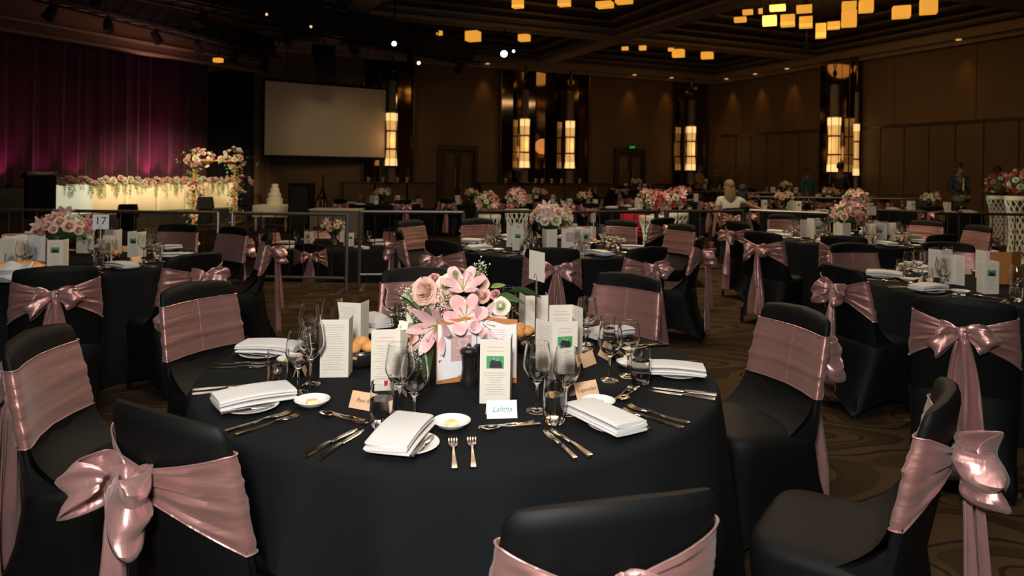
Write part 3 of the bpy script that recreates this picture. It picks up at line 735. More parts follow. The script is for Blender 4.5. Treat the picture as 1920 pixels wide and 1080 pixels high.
put_chair(0, 2.86, 5.95, *TN, cb + 'smooth tilted band under the right rear table', GN, jitter=-.3)
put_chair(3, 3.8, 6.15, *TN, cb + 'smooth band behind the filled tumbler at right', GN)
put_chair(0, 2.14, 3.32, *TN, cb + 'large bow at the right edge table', GN, jitter=.15)
put_chair(2, 1.95, 8.9, 1.0, 10.3, cb + 'back turned half behind the dark barrier post', GM)
put_chair(1, 2.66, 8.4, 3.9, 8.9, cb + 'dim side-on pair before the woman in white', GM)

# ------------------------------------------------------------------ round tables
def cloth(seed, R0=.945, top=.752):
    rs = random.Random(seed); ph = [rs.uniform(0, 6.28) for _ in range(5)]; NA = 144
    prof = [(0, 0), (.3, 0), (.6, 0), (.86, 0), (.925, 0), (.94, -.003), (.948, -.012), (.951, -.03), (.955, -.08), (.96, -.16), (.968, -.28), (.978, -.42), (.99, -.58), (1.0, -.745)]
    vs = []
    for i, (r, z) in enumerate(prof):
        for k in range(NA):
            a = 2 * pi * k / NA; f = max(0, -z - .02) / .73
            w = -abs(sin(7 * a + ph[0] + 1.4 * sin(3 * a + ph[1]))) ** 6 * -.11 + .035 * sin(6 * a + ph[2]) + .02 * sin(17 * a + ph[3] + 2 * sin(2 * a))
            rr = (r * R0 / .951) + f ** .8 * w
            vs.append((rr * cos(a), rr * sin(a), top + z))
    fs = [(i * NA + k, i * NA + (k + 1) % NA, (i + 1) * NA + (k + 1) % NA, (i + 1) * NA + k) for i in range(1, len(prof) - 1) for k in range(NA)]
    mb = MB(); mb.add([vs[0]] + vs[NA:], [tuple(x - NA + 1 for x in f) for f in fs] + [(0, 1 + k, 1 + (k + 1) % NA) for k in range(NA)])
    return mb.build('tablecloth', M_CLOTH)
CL = [cloth(2), cloth(8)]
for c in CL: cache_tree(c)
def base_table():
    r = empty('banquet_table')
    MB().lathe([(0.001, .735), (.915, .735), (.915, .7), (.001, .7)], 40).build('tabletop', M_DOOR, r)
    for a in (0.6, 2.2, 3.8, 5.3): MB().tube([(.55 * cos(a), .55 * sin(a), .7), (.62 * cos(a), .62 * sin(a), 0)], .018, 6).build('leg', M_RAIL, r)
    return cache_tree(r)
BT = base_table()
def put_table(x, y, lab, var=0, z=0, g=None, rz=0.0):
    t = inst(BT, loc=(x, y, z)); t.name = 'banquet_table'; tag(t, 'round banquet table hidden under black cloth, ' + lab, 'table', group=g and 'banquet tables')
    c = inst(CL[var], loc=(x, y, z), rz=rz); c.name = 'tablecloth'; tag(c, 'black floor-length tablecloth, ' + lab, 'tablecloth', group=g)
put_table(*TF, 'at the front with the lily centrepiece', 0, rz=.3)
put_table(*T17, 'at the left with number 17', 1, rz=1)
put_table(*TM, 'middle one behind the lilies', 1)
put_table(*TR, 'right rear one before the lattice pedestals', 0, rz=2)
put_table(*TN, 'cut by the right edge with the orange folder', 1, rz=4)

# ------------------------------------------------------------------ tableware prototypes (origin at the base, +X outward from the table centre)
def mk_plate():
    r = empty('side_plate')
    MB().lathe([(0.001, .004), (.05, .004), (.056, .006), (.083, .014), (.085, .0135), (.083, .011), (.055, .001), (.001, .001)], 28).build('plate_dish', M_CHINA, r); return cache_tree(r)
def mk_dish():
    r = empty('butter_dish')
    MB().lathe([(0.001, .006), (.028, .006), (.042, .010), (.053, .0205), (.055, .0215), (.0555, .020), (.045, .008), (.032, .004), (.028, .000), (.001, .001)], 24).build('dish', M_CHINA, r)
    mb = MB(); mb.box((0, 0, .013), (.034, .034, .010), Euler((0, 0, .4)).to_matrix(), taper=.85); mb.build('butter_pat', M_BUTTER, r, smooth=False, bevel=.002); return cache_tree(r)
def mk_napkin(seed):
    rs = random.Random(seed); r = empty('napkin'); L, Wd = .232, .122
    # three folded layers, each a closed rounded strip with slightly open edges
    for i in range(3):
        z0 = .002 + i * .0115; dx = rs.uniform(-.004, .004); dy = rs.uniform(-.003, .003); N = 28
        def fn(a, b_, i=i, z0=z0, dx=dx, dy=dy):
            t = 2 * pi * a; y = (Wd / 2 - i * .002) * spow(cos(t), .35) + dy; hz = .0056 * spow(sin(t), .7)
            x = -L / 2 + L * b_ + dx * b_; sag = -.004 * (2 * b_ - 1) ** 2 * (1 if i else .4)
            z = z0 + .0056 + hz + .0014 * sin(x * 22 + seed + i * .4) + .004 * (y / Wd) * (1 if i % 2 else -1) + sag
            return (x, y, max(z, .0005 + i * .001))
        mb = MB(); mb.grid(fn, N, 12, closeu=True); n1 = 13
        mb.f.append(tuple(k * n1 for k in range(N))); mb.mi.append(0); mb.f.append(tuple(k * n1 + 12 for k in range(N))[::-1]); mb.mi.append(0)
        mb.build('folded_layer', M_LINEN, r)
    return cache_tree(r)
def strip(mb, secs):
    """flat piece along X: secs = (x, halfwidth, z, thickness)"""
    vs = []
    for x, w, z, t in secs: vs += [(x, -w, z), (x, w, z), (x, w * .8, z + t), (x, -w * .8, z + t)]
    n = len(secs); fs = []
    for i in range(n - 1):
        a, b_ = i * 4, i * 4 + 4
        for k in range(4): fs.append((a + k, a + (k + 1) % 4, b_ + (k + 1) % 4, b_ + k))
    fs += [(3, 2, 1, 0), tuple((n - 1) * 4 + k for k in range(4))]; mb.add(vs, fs)
HANDLE = [(.0, .0075, .001, .004), (.006, .0085, .001, .0045), (.05, .0062, .001, .0045), (.095, .0036, .002, .004)]
def mk_fork(k=1.0):
    r = empty('fork'); mb = MB(); strip(mb, HANDLE + [(.118, .0026, .005, .003), (.135, .008, .006, .002), (.150, .0125, .0045, .0018), (.157, .0125, .0035, .0018)]); mb.build('handle', M_STEEL, r)
    for j in range(4):
        y = -.0105 + .007 * j; mb = MB(); vs = []
        secs = [(.156, .0032, .0035), (.175, .0027, .002), (.195, .0024, .004), (.208, .0012, .009)]
        for x, w, z in secs: vs += [(x, y - w / 1.6, z), (x, y + w / 1.6, z), (x, y + w / 1.6, z + .0016), (x, y - w / 1.6, z + .0016)]
        fs = [(a * 4 + q, a * 4 + (q + 1) % 4, a * 4 + 4 + (q + 1) % 4, a * 4 + 4 + q) for a in range(3) for q in range(4)] + [(12, 13, 14, 15)]
        mb.add(vs, fs).build('tine', M_STEEL, r)
    return cache_tree(r)
def mk_knife():
    r = empty('table_knife'); mb = MB(); strip(mb, [(.0, .0075, .001, .006), (.006, .0085, .001, .0065), (.09, .0062, .001, .006), (.105, .005, .002, .004)]); mb.build('handle', M_STEEL, r)
    mb = MB(); strip(mb, [(.105, .006, .002, .0022), (.112, .0095, .002, .0018), (.19, .0098, .001, .0014), (.212, .007, .001, .0012), (.22, .001, .001, .001)]); mb.build('blade', M_STEEL, r); return cache_tree(r)
def mk_spoon():
    r = empty('dessert_spoon'); mb = MB(); strip(mb, HANDLE + [(.118, .0028, .006, .003), (.128, .005, .006, .002)]); mb.build('handle', M_STEEL, r)
    def fn(a, b_):
        q = b_; t = 2 * pi * a; return (.152 + .028 * q * cos(t), .0175 * q * sin(t), .0015 + .0075 * q ** 2)
    MB().grid(fn, 18, 5, closeu=True).build('spoon_bowl', M_STEEL, r, solid=.0012); return cache_tree(r)
def mk_bknife():
    r = empty('butter_knife'); mb = MB(); strip(mb, [(.0, .006, .0, .005), (.006, .007, .0, .005), (.085, .005, .0, .005)]); mb.build('handle', M_STEEL, r)
    mb = MB(); strip(mb, [(.085, .005, .001, .002), (.1, .009, .001, .0015), (.145, .0085, .001, .0015), (.155, .003, .001, .001)]); mb.build('blade', M_STEEL, r); return cache_tree(r)
def mk_tumbler(seg, water=True):
    r = empty('water_tumbler')
    MB().lathe([(.001, .0), (.026, .0), (.031, .006), (.0355, .03), (.0362, .06), (.0345, .10), (.0325, .130), (.0318, .1305), (.0311, .130), (.0331, .10), (.0348, .06), (.0340, .032), (.029, .016), (.001, .014)], seg).build('glass_body', M_GLASS, r)
    if water: MB().lathe([(.001, .0145), (.0288, .0165), (.0337, .032), (.0345, .06), (.0338, .082), (.001, .082)], seg).build('water', M_WATER, r)
    return cache_tree(r)
def mk_wine(seg, h=.205, rw=.038, name='wine_glass'):
    r = empty(name); k = h / .205; q = rw / .038
    MB().lathe([(.001, .002), (.02, .003), (.032, .001), (.0335, .0), (.0335, .0015), (.020, .006), (.006, .010), (.0042, .02), (.0038, .06 * k), (.005, .078 * k), (.012 * q, .088 * k), (.028 * q, .105 * k), (.0375 * q, .128 * k), (.0385 * q, .145 * k), (.035 * q, .175 * k), (.0305 * q, .205 * k), (.0297 * q, .2053 * k),
                (.029 * q, .2048 * k), (.0336 * q, .175 * k), (.0372 * q, .145 * k), (.0362 * q, .129 * k), (.0268 * q, .107 * k), (.010 * q, .0925 * k), (.001, .090 * k)], seg).build('glass_body', M_GLASS, r)
    return cache_tree(r)
def prism_tri(r, panels, h, m, t=.0012, name='card_panel', w=None, z0=0.0):
    """upright folded card; panels = [(x,y),...] fold line points"""
    out = []
    for (a, b_) in zip(panels, panels[1:]):
        A, B = Vector((*a, 0)), Vector((*b_, 0)); d = (B - A); L = d.length; d.normalize(); ang = atan2(d.y, d.x)
        o = MB().box((L / 2, 0, h / 2), (L, t, h)).build(name, m, r, smooth=False, loc=(A.x, A.y, z0)); o.rotation_euler = (0, 0, ang); out.append((o, L))
    return out
def lines(par, L, y, zs, m, seed, wf=(.55, .85), th=.0022, cx=.5):
    rs = random.Random(seed); mb = MB()
    for z in zs:
        w = L * rs.uniform(*wf); mb.box((L * cx, y, z), (w, .0003, th))
    return mb.build('printed_lines', m, par, smooth=False)
def photo_print(par, L, y, z):
    mb = MB(); mb.box((L / 2, y, z), (L * .58, .0003, .040)); mb.build('photo_print', M_PHOTOG, par, smooth=False)
    s = -1 if y < 0 else 1
    mb = MB(); mb.lathe([(.001, -.018), (.012, -.018), (.011, .0), (.004, .008), (.001, .008)], 10, (L * .44, y + s * .0004, z), M=Matrix.Diagonal((1, .02, 1)))
    mb.lathe([(.001, -.018), (.013, -.018), (.012, -.002), (.004, .005), (.001, .005)], 10, (L * .60, y + s * .0004, z), M=Matrix.Diagonal((1, .02, 1))); mb.build('couple_silhouette', M_PHOTOD, par, smooth=False)
    mb = MB()
    for x, zz in ((.45, .011), (.58, .008)): mb.lathe([(.001, -.004), (.0035, 0), (.001, .004)], 8, (L * x, y + s * .0008, z + zz), M=Matrix.Diagonal((1, .02, 1)))
    mb.build('couple_faces', M_PHOTOS, par, smooth=False)
def mk_menu(kind):
    """trifold order card 10 x 21 cm; faces -Y"""
    r = empty('folded_menu'); H = .205
    if kind == 0: pts = [(-.062, .055), (-.048, -.03), (.05, -.03), (.055, .05)]     # text face forward
    elif kind == 1: pts = [(-.04, .06), (-.045, -.03), (.05, -.02), (.045, .07)]
    elif kind == 2: pts = [(-.075, .03), (-.025, -.04), (.07, -.02), (.065, .06)]
    else: pts = [(-.055, -.03), (.04, -.02), (.07, -.09)]
    ps = prism_tri(r, pts, H, M_PAPER, name='card_panel')
    for i, (o, L) in enumerate(ps):
        front = (i == 1)
        if kind in (1, 2) and front:
            lines(o, L, -.0008, [.18, .168], M_PINKSQ, 3, (.5, .7)); photo_print(o, L, -.0008, .132)
            lines(o, L, -.0008, [.098 - .0075 * k for k in range(10)], M_PRINT, 5 + kind, (.3, .8), .0012)
        elif kind == 3 and i == 0:
            lines(o, L, -.0008, [.178, .166], M_PINKSQ, 8, (.5, .75)); lines(o, L, -.0008, [.15 - .0085 * k for k in range(14)], M_PRINT, 9, (.4, .9), .0012)
            MB().box((L * .55, -.0008, .025), (.014, .0004, .018)).build('small_emblem', M_REDC, o, smooth=False)
        else:
            for s in (-1, 1): lines(o, L, s * .0008, [.185 - .0082 * k for k in range(20)], M_PRINT, 11 + i, (.45, .85), .0011)
    return cache_tree(r)
def mk_card(m, txt='', ink=None):
    r = empty('place_card'); w, h = .092, .052; a = .42
    for s in (-1, 1):
        o = MB().box((0, 0, h / 2), (w, .0009, h)).build('card_panel', m, r, smooth=False, loc=(0, s * h * sin(a), 0)); o.rotation_euler = (s * a, 0, 0)
        if s < 0 and txt: text(txt, (.023 if txt[0] == 'L' else .019) if len(txt) < 8 else .0165, ink, o, (0, -.0008, h * .5), (R(90), 0, 0), .35)
    return cache_tree(r)
def mk_grinder():
    r = empty('pepper_grinder')
    MB().lathe([(.001, 0), (.030, 0), (.031, .008), (.026, .03), (.0225, .06), (.025, .095), (.0255, .10), (.023, .102), (.001, .102)], 20).build('body', M_BLKP, r)
    MB().lathe([(.024, .103), (.031, .112), (.0315, .12), (.024, .128), (.005, .130), (.001, .130)], 20).build('head_cap', M_BLKP, r)
    MB().lathe([(.001, .130), (.004, .130), (.003, .134), (.0065, .138), (.0065, .143), (.001, .147)], 10).build('steel_knob', M_STEEL, r); return cache_tree(r)
def mk_stand(txt=''):
    r = empty('table_number_stand')
    MB().lathe([(.001, 0), (.045, 0), (.045, .006), (.008, .012), (.001, .012)], 20).build('base', M_STEEL, r)
    MB().tube([(0, 0, .01), (0, 0, .30)], .0052, 8).build('pole', M_POLE, r)
    MB().tube([(0, -.003 , .295)] + [(.009 * sin(t), -.004, .312 - .012 * cos(t)) for t in [k * .6 for k in range(11)]], .0011, 5).build('clip', M_STEEL, r)
    o = MB().box((0, 0, .355), (.115, .0016, .115)).build('number_card', M_PAPERW if txt else M_PAPER, r, smooth=False)
    if txt: text(txt, .085, M_INK, o, (0, -.0013, .362), (R(90), 0, 0))
    return cache_tree(r)
def mk_folder():
    """open copper-brown folder with white pages, standing; fold behind"""
    r = empty('order_of_event_folder'); P = [(-.138, -.055), (0, 0), (.142, -.035)]; H = .222
    ps = prism_tri(r, P, H, M_COPPER, .003, 'cover_board')
    for i, (o, L) in enumerate(ps):
        # page with wavy top and bottom edge, in front of the board
        mb = MB(); n_ = 16; vs = []
        for k in range(n_ + 1):
            x = .003 + (L - .006) * k / n_; w = .008 * sin(2 * pi * (k / n_) + (0 if i else pi)) ; zb = .006 if not i else .014
            vs += [(x, -.0035, .012 + max(0, w) * 1.2 * (1 if not i else .6) + (.012 * (k / n_) if not i else .006)), (x, -.0035, H - .014 + w * .7)]
        vs += [(a, b_ + .0014, c) for a, b_, c in vs]; m_ = 2 * (n_ + 1)
        fs = [(2 * k, 2 * k + 2, 2 * k + 3, 2 * k + 1) for k in range(n_)] + [(m_ + 2 * k, m_ + 2 * k + 1, m_ + 2 * k + 3, m_ + 2 * k + 2) for k in range(n_)]
        mb.add(vs, fs); pg = mb.build('page', M_PAPERW, o, smooth=False)
        if i == 0:
            q = MB().box((L * .60, -.0040, .118), (.076, .0006, .088)).build('pink_emblem_print', M_PINKSQ, o, smooth=False)
            text('S2', .05, M_PINKLT, q, (L * .60, -.0048, .132), (R(90), 0, 0), .3, 'monogram'); text('~ & ~', .02, M_PINKLT, q, (L * .60, -.0048, .098), (R(90), 0, 0), .2, 'monogram')
            for zz in (.145, .125):
                pts = [(L * .60 - .03 + .006 * k, -.0046, zz + .006 * sin(k * 1.2)) for k in range(11)]; MB().tube(pts, .0007, 4).build('scroll_ornament', M_PINKLT, q)
        else:
            lines(o, L, -.0040, [.182 - .0078 * k for k in range(5)] + [.135 - .0078 * k for k in range(9)], M_PRINT, 4, (.35, .6), .0012)
    return cache_tree(r)
def mk_bowl():
    r = empty('bread_bowl'); N = 24
    prof = [(.001, .002), (.035, .002), (.05, .01), (.062, .03), (.068, .05), (.070, .066)]
    MB().lathe(prof, N).build('bowl_shell', M_BOWL, r, solid=.002)
    for k in range(6):
        a = 2 * pi * k / 6; o = MB().box((0, 0, 0), (.003, .016, .010)).build('square_cutout', M_BREAD, r, smooth=False, loc=(.0675 * cos(a), .0675 * sin(a), .047)); o.rotation_euler = (0, .2, a)
    MB().lathe([(.069, .064), (.072, .066), (.069, .068)], N).build('rim', M_STEEL, r)
    for k, (x, y, z) in enumerate(((.03, -.02, .075), (-.03, -.02, .075), (0, .035, .077), (.0, -.004, .09))):
        o = MB().ball((0, 0, 0), (.035, .027, .022), 12, 8, jit=.03).build('bread_roll', M_BREAD, r, loc=(x, y, z)); o.rotation_euler = (0, 0, k * 1.2)
    return cache_tree(r)

P_PLATE, P_DISH, P_NAP = mk_plate(), mk_dish(), [mk_napkin(1), mk_napkin(4), mk_napkin(7)]
P_FORK, P_KNIFE, P_SPOON, P_BK = mk_fork(), mk_knife(), mk_spoon(), mk_bknife()
P_TUM, P_TUML = mk_tumbler(32), mk_tumbler(14); P_WINE, P_WINE2, P_WINEL = mk_wine(32, .212, .044), mk_wine(32, .200, .042), mk_wine(14, .205, .041)
P_MENU = [mk_menu(k) for k in range(4)]
P_CARD = mk_card(M_PEACH); P_CARDW = mk_card(M_PAPERW)
P_GR, P_BOWL, P_FOLD = mk_grinder(), mk_bowl(), mk_folder()
TT = .7535

# ------------------------------------------------------------------ flowers
def petal(L, w, curl, m, name, thick=0, ruffle=0.0, nu=8, nv=4, cup=.25):
    def fn(a, b_):
        v = b_ * 2 - 1; s = L * a; ww = w * (sin(pi * min(1, a * .93 + .07)) ** .75) * (1 - .15 * a)
        ang = curl * a ** 1.6; x = L * (a - .28 * a ** 3 * curl); z = L * (.75 * a * (1 - a * .35 * curl)) - .0
        return (x, v * ww, z + cup * ww * v * v * (1 - .6 * a) + ruffle * sin(v * 5 + a * 9) * a)
    o = MB().grid(fn, nu, nv).build(name, m, None); return o
PET = {k: None for k in ()}
LP = petal(.098, .0185, 1.25, M_LILY, 'petal', ruffle=.0025, nu=10, nv=6); LPC = petal(.05, .007, .8, M_LILYC, 'petal_midrib', nu=6, nv=2)
LPO = petal(.092, .0175, .6, M_LILY, 'petal', ruffle=.002, nu=10, nv=6); LPW = petal(.075, .022, .25, M_ROSEW, 'petal', nu=8, nv=4)
def lily(par, loc, rot, s=1.0, proto=LP, white=False):
    h = empty('lily', loc); h.rotation_euler = rot; h.scale = (s,) * 3; h.parent = par
    # one mesh per petal
    for k in range(6):
        p = cp(LPW if white else proto, h, (0, 0, 0.0 if k % 2 else .002), (0, 0, k * pi / 3 + .1), 1 if k % 2 else (1, 1.15, 1))
        if white: p.scale = (.7, .8, 1.25)
    if not white:
        mb = MB()
        for k in range(6):
            a = k * pi / 3 + .4; mb.tube([(0, 0, 0), (.012 * cos(a), .012 * sin(a), .035), (.022 * cos(a), .022 * sin(a), .055)], .0008, 4); mb.ball((.022 * cos(a), .022 * sin(a), .056), (.005, .002, .002), 5, 3)
        mb.build('stamens', M_STAMEN, h)
    return h
def rose_mesh(m, seed, layers=5, R_=.03, name='rose'):
    rs = random.Random(seed); mb = MB()
    mb.ball((0, 0, .0), (.007, .007, .013), 8, 5)
    for l in range(layers):
        n_ = 3 + l; rad = .010 + (R_ - .010) * (l + 1) / layers
        for k in range(n_):
            op = l / max(1, layers - 1); a0 = 2 * pi * k / n_ + l * .9 + rs.uniform(-.2, .2); wd = 1.3 * pi / n_; h_ = R_ * (1.15 - .35 * op) * rs.uniform(.92, 1.06); ro = rad * rs.uniform(.92, 1.08); w1 = rs.uniform(0, 6)
            def fn(a, b_):
                q = b_ * 2 - 1; t = a0 + q * wd * (.55 + .45 * a ** .5); r = ro * (.30 + .62 * a ** .55) + ro * .38 * op * max(0, a - .55) ** 1.5 * 2 - ro * .10 * q * q * (1 if k % 2 else .2) + .0012 * sin(5 * q + w1)
                return (r * cos(t), r * sin(t), -R_ * .5 + h_ * a - h_ * .55 * op * max(0, a - .5) ** 1.6 * 2 - h_ * .16 * q * q * a + .0012 * sin(7 * q + w1) * a)
            mb.grid(fn, 5, 4)
    return mb.build(name, m)
RZ = [rose_mesh(M_ROSEP, 1), rose_mesh(M_ROSEW, 2), rose_mesh(M_ROSEK, 3), rose_mesh(M_ROSER, 4)]
CARN = rose_mesh(M_ROSEP, 8, 5, .036, 'carnation')
def leaf_mesh(L, w, m, bend=.3):
    def fn(a, b_):
        v = b_ * 2 - 1; ww = w * sin(pi * a ** .8) ** .9 if 0 < a < 1 else 0
        return (L * a, v * ww, -bend * L * a * a + .3 * abs(v) * ww)
    return MB().grid(fn, 7, 2).build('leaf', m)
LF = leaf_mesh(.10, .019, M_LEAF); LFL = leaf_mesh(.085, .015, M_LEAFL, .15); LFD = leaf_mesh(.13, .026, M_LEAF, .45)
def look(d): return Vector(d).to_track_quat('Z', 'Y').to_euler()
def gyps(par, spots, seed, m=None, n_=26, rad=.035, br=.0024):
    rs = random.Random(seed); mb = MB(); ms = MB()
    for c in spots:
        c = Vector(c)
        for _ in range(n_):
            p = c + Vector((rs.gauss(0, rad * .6), rs.gauss(0, rad * .6), rs.gauss(0, rad * .6))); mb.ball(p, br * rs.uniform(.7, 1.4), 5, 3); ms.tube([c * .75, p], .0004, 3, cap=False)
    o = mb.build('babys_breath', m or M_GYP, par); o['kind'] = 'stuff'; o = ms.build('fine_stems', M_LEAFL, par); o['kind'] = 'stuff'

def front_bouquet():
    r = empty('lily_centrepiece', (-.205, 2.66, .752))
    MB().lathe([(.001, 0), (.055, 0), (.05, .01), (.03, .05), (.034, .10), (.06, .15), (.075, .17), (.07, .17), (.001, .12)], 20).build('black_vase', M_BLKP, r)
    MB().ball((0, 0, .21), (.085, .08, .06), 10, 6).build('foliage_core', M_LEAF, r)
    B = lambda px, py, Y=2.6: WY(px, py, Y) - r.location
    lily(r, B(868, 545, 2.58), look((.02, -.55, 1)), 1.30, LP)
    lily(r, B(872, 597, 2.50), look((.12, -1, .55)), 1.25, LP)
    lily(r, B(822, 610, 2.47), look((-.45, -.9, -.15)), 1.25, LPO)
    lily(r, B(903, 607, 2.50), look((.55, -.9, .3)), 1.0, LPO)
    lily(r, B(776, 622, 2.5), look((-.7, -.4, .8)), .85, white=True)
    for px, py, pr, s, Y in ((796, 546, CARN, 1.35, 2.55), (836, 534, RZ[1], 1.2, 2.62), (893, 530, CARN, 1.25, 2.66), (843, 562, RZ[0], 1.1, 2.56), (780, 575, RZ[0], .9, 2.6), (939, 574, RZ[1], 1.0, 2.5), (770, 640, CARN, .9, 2.5), (815, 522, RZ[2], .7, 2.66), (918, 590, RZ[2], .8, 2.52), (832, 585, RZ[2], .9, 2.54), (760, 560, RZ[1], .55, 2.62), (905, 555, RZ[0], .9, 2.64)):
        cp(pr, r, B(px, py, Y), look((rnd.uniform(-.6, .6), -.9, rnd.uniform(.3, 1))), s)
    rs = random.Random(5)
    for px, py, a, s in ((790, 585, 2.6, 1.0), (775, 573, 2.9, .9), (808, 590, 2.2, .9), (930, 560, .4, 1.0), (950, 548, .6, 1.0), (790, 660, 2.4, 1.1), (812, 655, -1.9, 1.1), (800, 680, -2.3, .9), (825, 668, -1.2, 1.0), (780, 640, 2.7, .8), (880, 615, -.5, .7), (855, 520, 1.8, .7), (920, 540, .7, .9)):
        o = cp(LFD if s > .95 else (LF if rs.random() > .3 else LFL), r, B(px, py, 2.55), (rs.uniform(-.6, .6), -a * .25, a), s)
    for px, py, a, s in ((768, 600, 2.9, .9), (783, 612, 2.5, 1.0), (796, 632, 2.3, .9), (838, 640, -1.6, 1.1), (822, 690, -1.0, .8), (790, 690, -2.6, .8), (912, 572, .5, .9), (925, 600, .1, .7)): cp(LF, r, B(px, py, 2.53), (rs.uniform(-.5, .5), rs.uniform(-.4, .3), a), s)
    for px, py, pr, s, Y in ((768, 632, CARN, .8, 2.48), (757, 612, RZ[1], .6, 2.52), (860, 565, RZ[1], .7, 2.52), (885, 570, RZ[0], .7, 2.56), (812, 545, RZ[2], .7, 2.58), (928, 552, RZ[2], .6, 2.58), (800, 648, RZ[1], .5, 2.5)): cp(pr, r, B(px, py, Y), look((rnd.uniform(-.6, .4), -.9, rnd.uniform(.2, .9))), s)
    gyps(r, [B(770, 560), B(762, 590), B(800, 575), B(785, 605), B(778, 650, 2.5), B(785, 675, 2.5), B(905, 500, 2.64), B(825, 570, 2.52), B(925, 585, 2.5), B(765, 545), B(840, 550, 2.52), B(790, 630, 2.5)], 4, n_=34, rad=.026, br=.0026)
    tag(r, 'large centrepiece of pink lilies, roses and white blossom in a black vase', 'flowers')
front_bouquet()

def bouquet(seed, rad=.19, n_r=26, n_l=5, palette=(0, 0, 1, 2), vase=True, hgt=.30, name='flower_centrepiece'):
    rs = random.Random(seed); r = empty(name)
    if vase: MB().lathe([(.001, 0), (.05, 0), (.03, .04), (.035, .12), (.07, .17), (.001, .14)], 12).build('black_vase', M_BLKP, r)
    MB().ball((0, 0, hgt - .06), (rad * .7, rad * .7, rad * .45), 10, 6).build('foliage_core', M_LEAF, r)
    for k in range(n_r):
        a = k * 2.4; q = math.sqrt((k + .5) / n_r); el = q * 1.55
        d = Vector((sin(el) * cos(a), sin(el) * sin(a), cos(el))); p = Vector((d.x * rad, d.y * rad, hgt - .06 + d.z * rad * .72))
        cp(rs.choice([RZ[i] for i in palette]), r, p * rs.uniform(.96, 1.03), look(d), rs.uniform(1.05, 1.55))
    for k in range(n_l):
        a = rs.uniform(0, 6.28); el = rs.uniform(.1, 1.2); d = Vector((sin(el) * cos(a), sin(el) * sin(a), cos(el)))
        lily(r, Vector((d.x * rad, d.y * rad, hgt - .05 + d.z * rad * .75)) * .97, look(d), 1.0, LPO)
    for k in range(8):
        a = rs.uniform(0, 6.28); cp(LF, r, (rad * .75 * cos(a), rad * .75 * sin(a), hgt - .08), (0, .2, a), 1)
    gyps(r, [(rad * .8 * cos(a), rad * .8 * sin(a), hgt + rs.uniform(-.05, .04)) for a in (0.3, 1.4, 2.6, 3.9, 5.2)], seed, n_=10, rad=.04, br=.004)
    return cache_tree(r)

# ------------------------------------------------------------------ place settings
def setting(tc, a_nap, where, g, lo=False, z0=0.0, menu=None, card=None, skip=(), rs=random.Random(3)):
    cx, cy = tc; top = z0 + TT
    def at(r, off, dz=0): a = R(a_nap + off); return (cx + r * cos(a), cy + r * sin(a), top + dz)
    A = R(a_nap)
    def put(proto, nm, r, off, rz, lab, cat, dz=0, scale=None, jit=.0):
        c = inst(proto, loc=at(r, off, dz), rz=rz + rs.uniform(-jit, jit), scale=scale); c.name = nm; tag(c, lab, cat, where, '%ss %s' % (cat, g)); return c
    put(P_PLATE, 'side_plate', .80, 1.2, A, 'white side plate under the napkin', 'plate')
    put(P_BK, 'butter_knife', .90, 3.4, A + pi - .12, 'butter knife under the napkin', 'knife', dz=.0145)
    put(rs.choice(P_NAP), 'napkin', .78, -.6, A, 'folded white linen napkin', 'napkin', dz=.015, jit=.10)
    if 'dish' not in skip: put(P_DISH, 'butter_dish', .645, 9.0, A + rs.uniform(0, 3), 'small white dish holding butter', 'dish')
    ad = R(a_nap + 22.5)
    if 'cut' not in skip:
        put(P_FORK, 'fork', .935, 10.5, A + R(12) + pi, 'outer steel fork', 'fork', jit=.04)
        put(P_FORK, 'fork', .93, 13.4, A + R(12) + pi, 'inner steel fork', 'fork', jit=.04)
        put(P_KNIFE, 'table_knife', .935, 29.8, A + R(31) + pi - .06, 'inner steel table knife', 'knife', jit=.03)
        put(P_KNIFE, 'table_knife', .935, 32.6, A + R(33) + pi, 'outer steel table knife', 'knife', jit=.03)
        put(P_SPOON, 'dessert_spoon', .675, 31.5, ad - pi / 2, 'steel dessert spoon above the setting', 'spoon', jit=.05)
        put(P_FORK, 'fork', .655, 15.8, ad + pi / 2 + .02, 'steel dessert fork above the setting', 'fork', scale=.8, jit=.05)
    put(P_TUML if lo else P_TUM, 'water_tumbler', .675, 35.5, rs.uniform(0, 3), 'clear tumbler of water', 'tumbler')
    put(P_WINEL if lo else P_WINE, 'wine_glass', .565, 35.8, 0, 'taller empty stemmed wine glass', 'wine glass')
    put(P_WINEL if lo else P_WINE2, 'wine_glass', .625, 42.5, 0, 'outer empty stemmed wine glass', 'wine glass', scale=.95 if lo else None)
    if card is not None: put(card, 'place_card', .59, 21.5, ad + pi / 2, 'peach tent place card' if card == P_CARD else 'tent place card', 'place card', jit=.2)

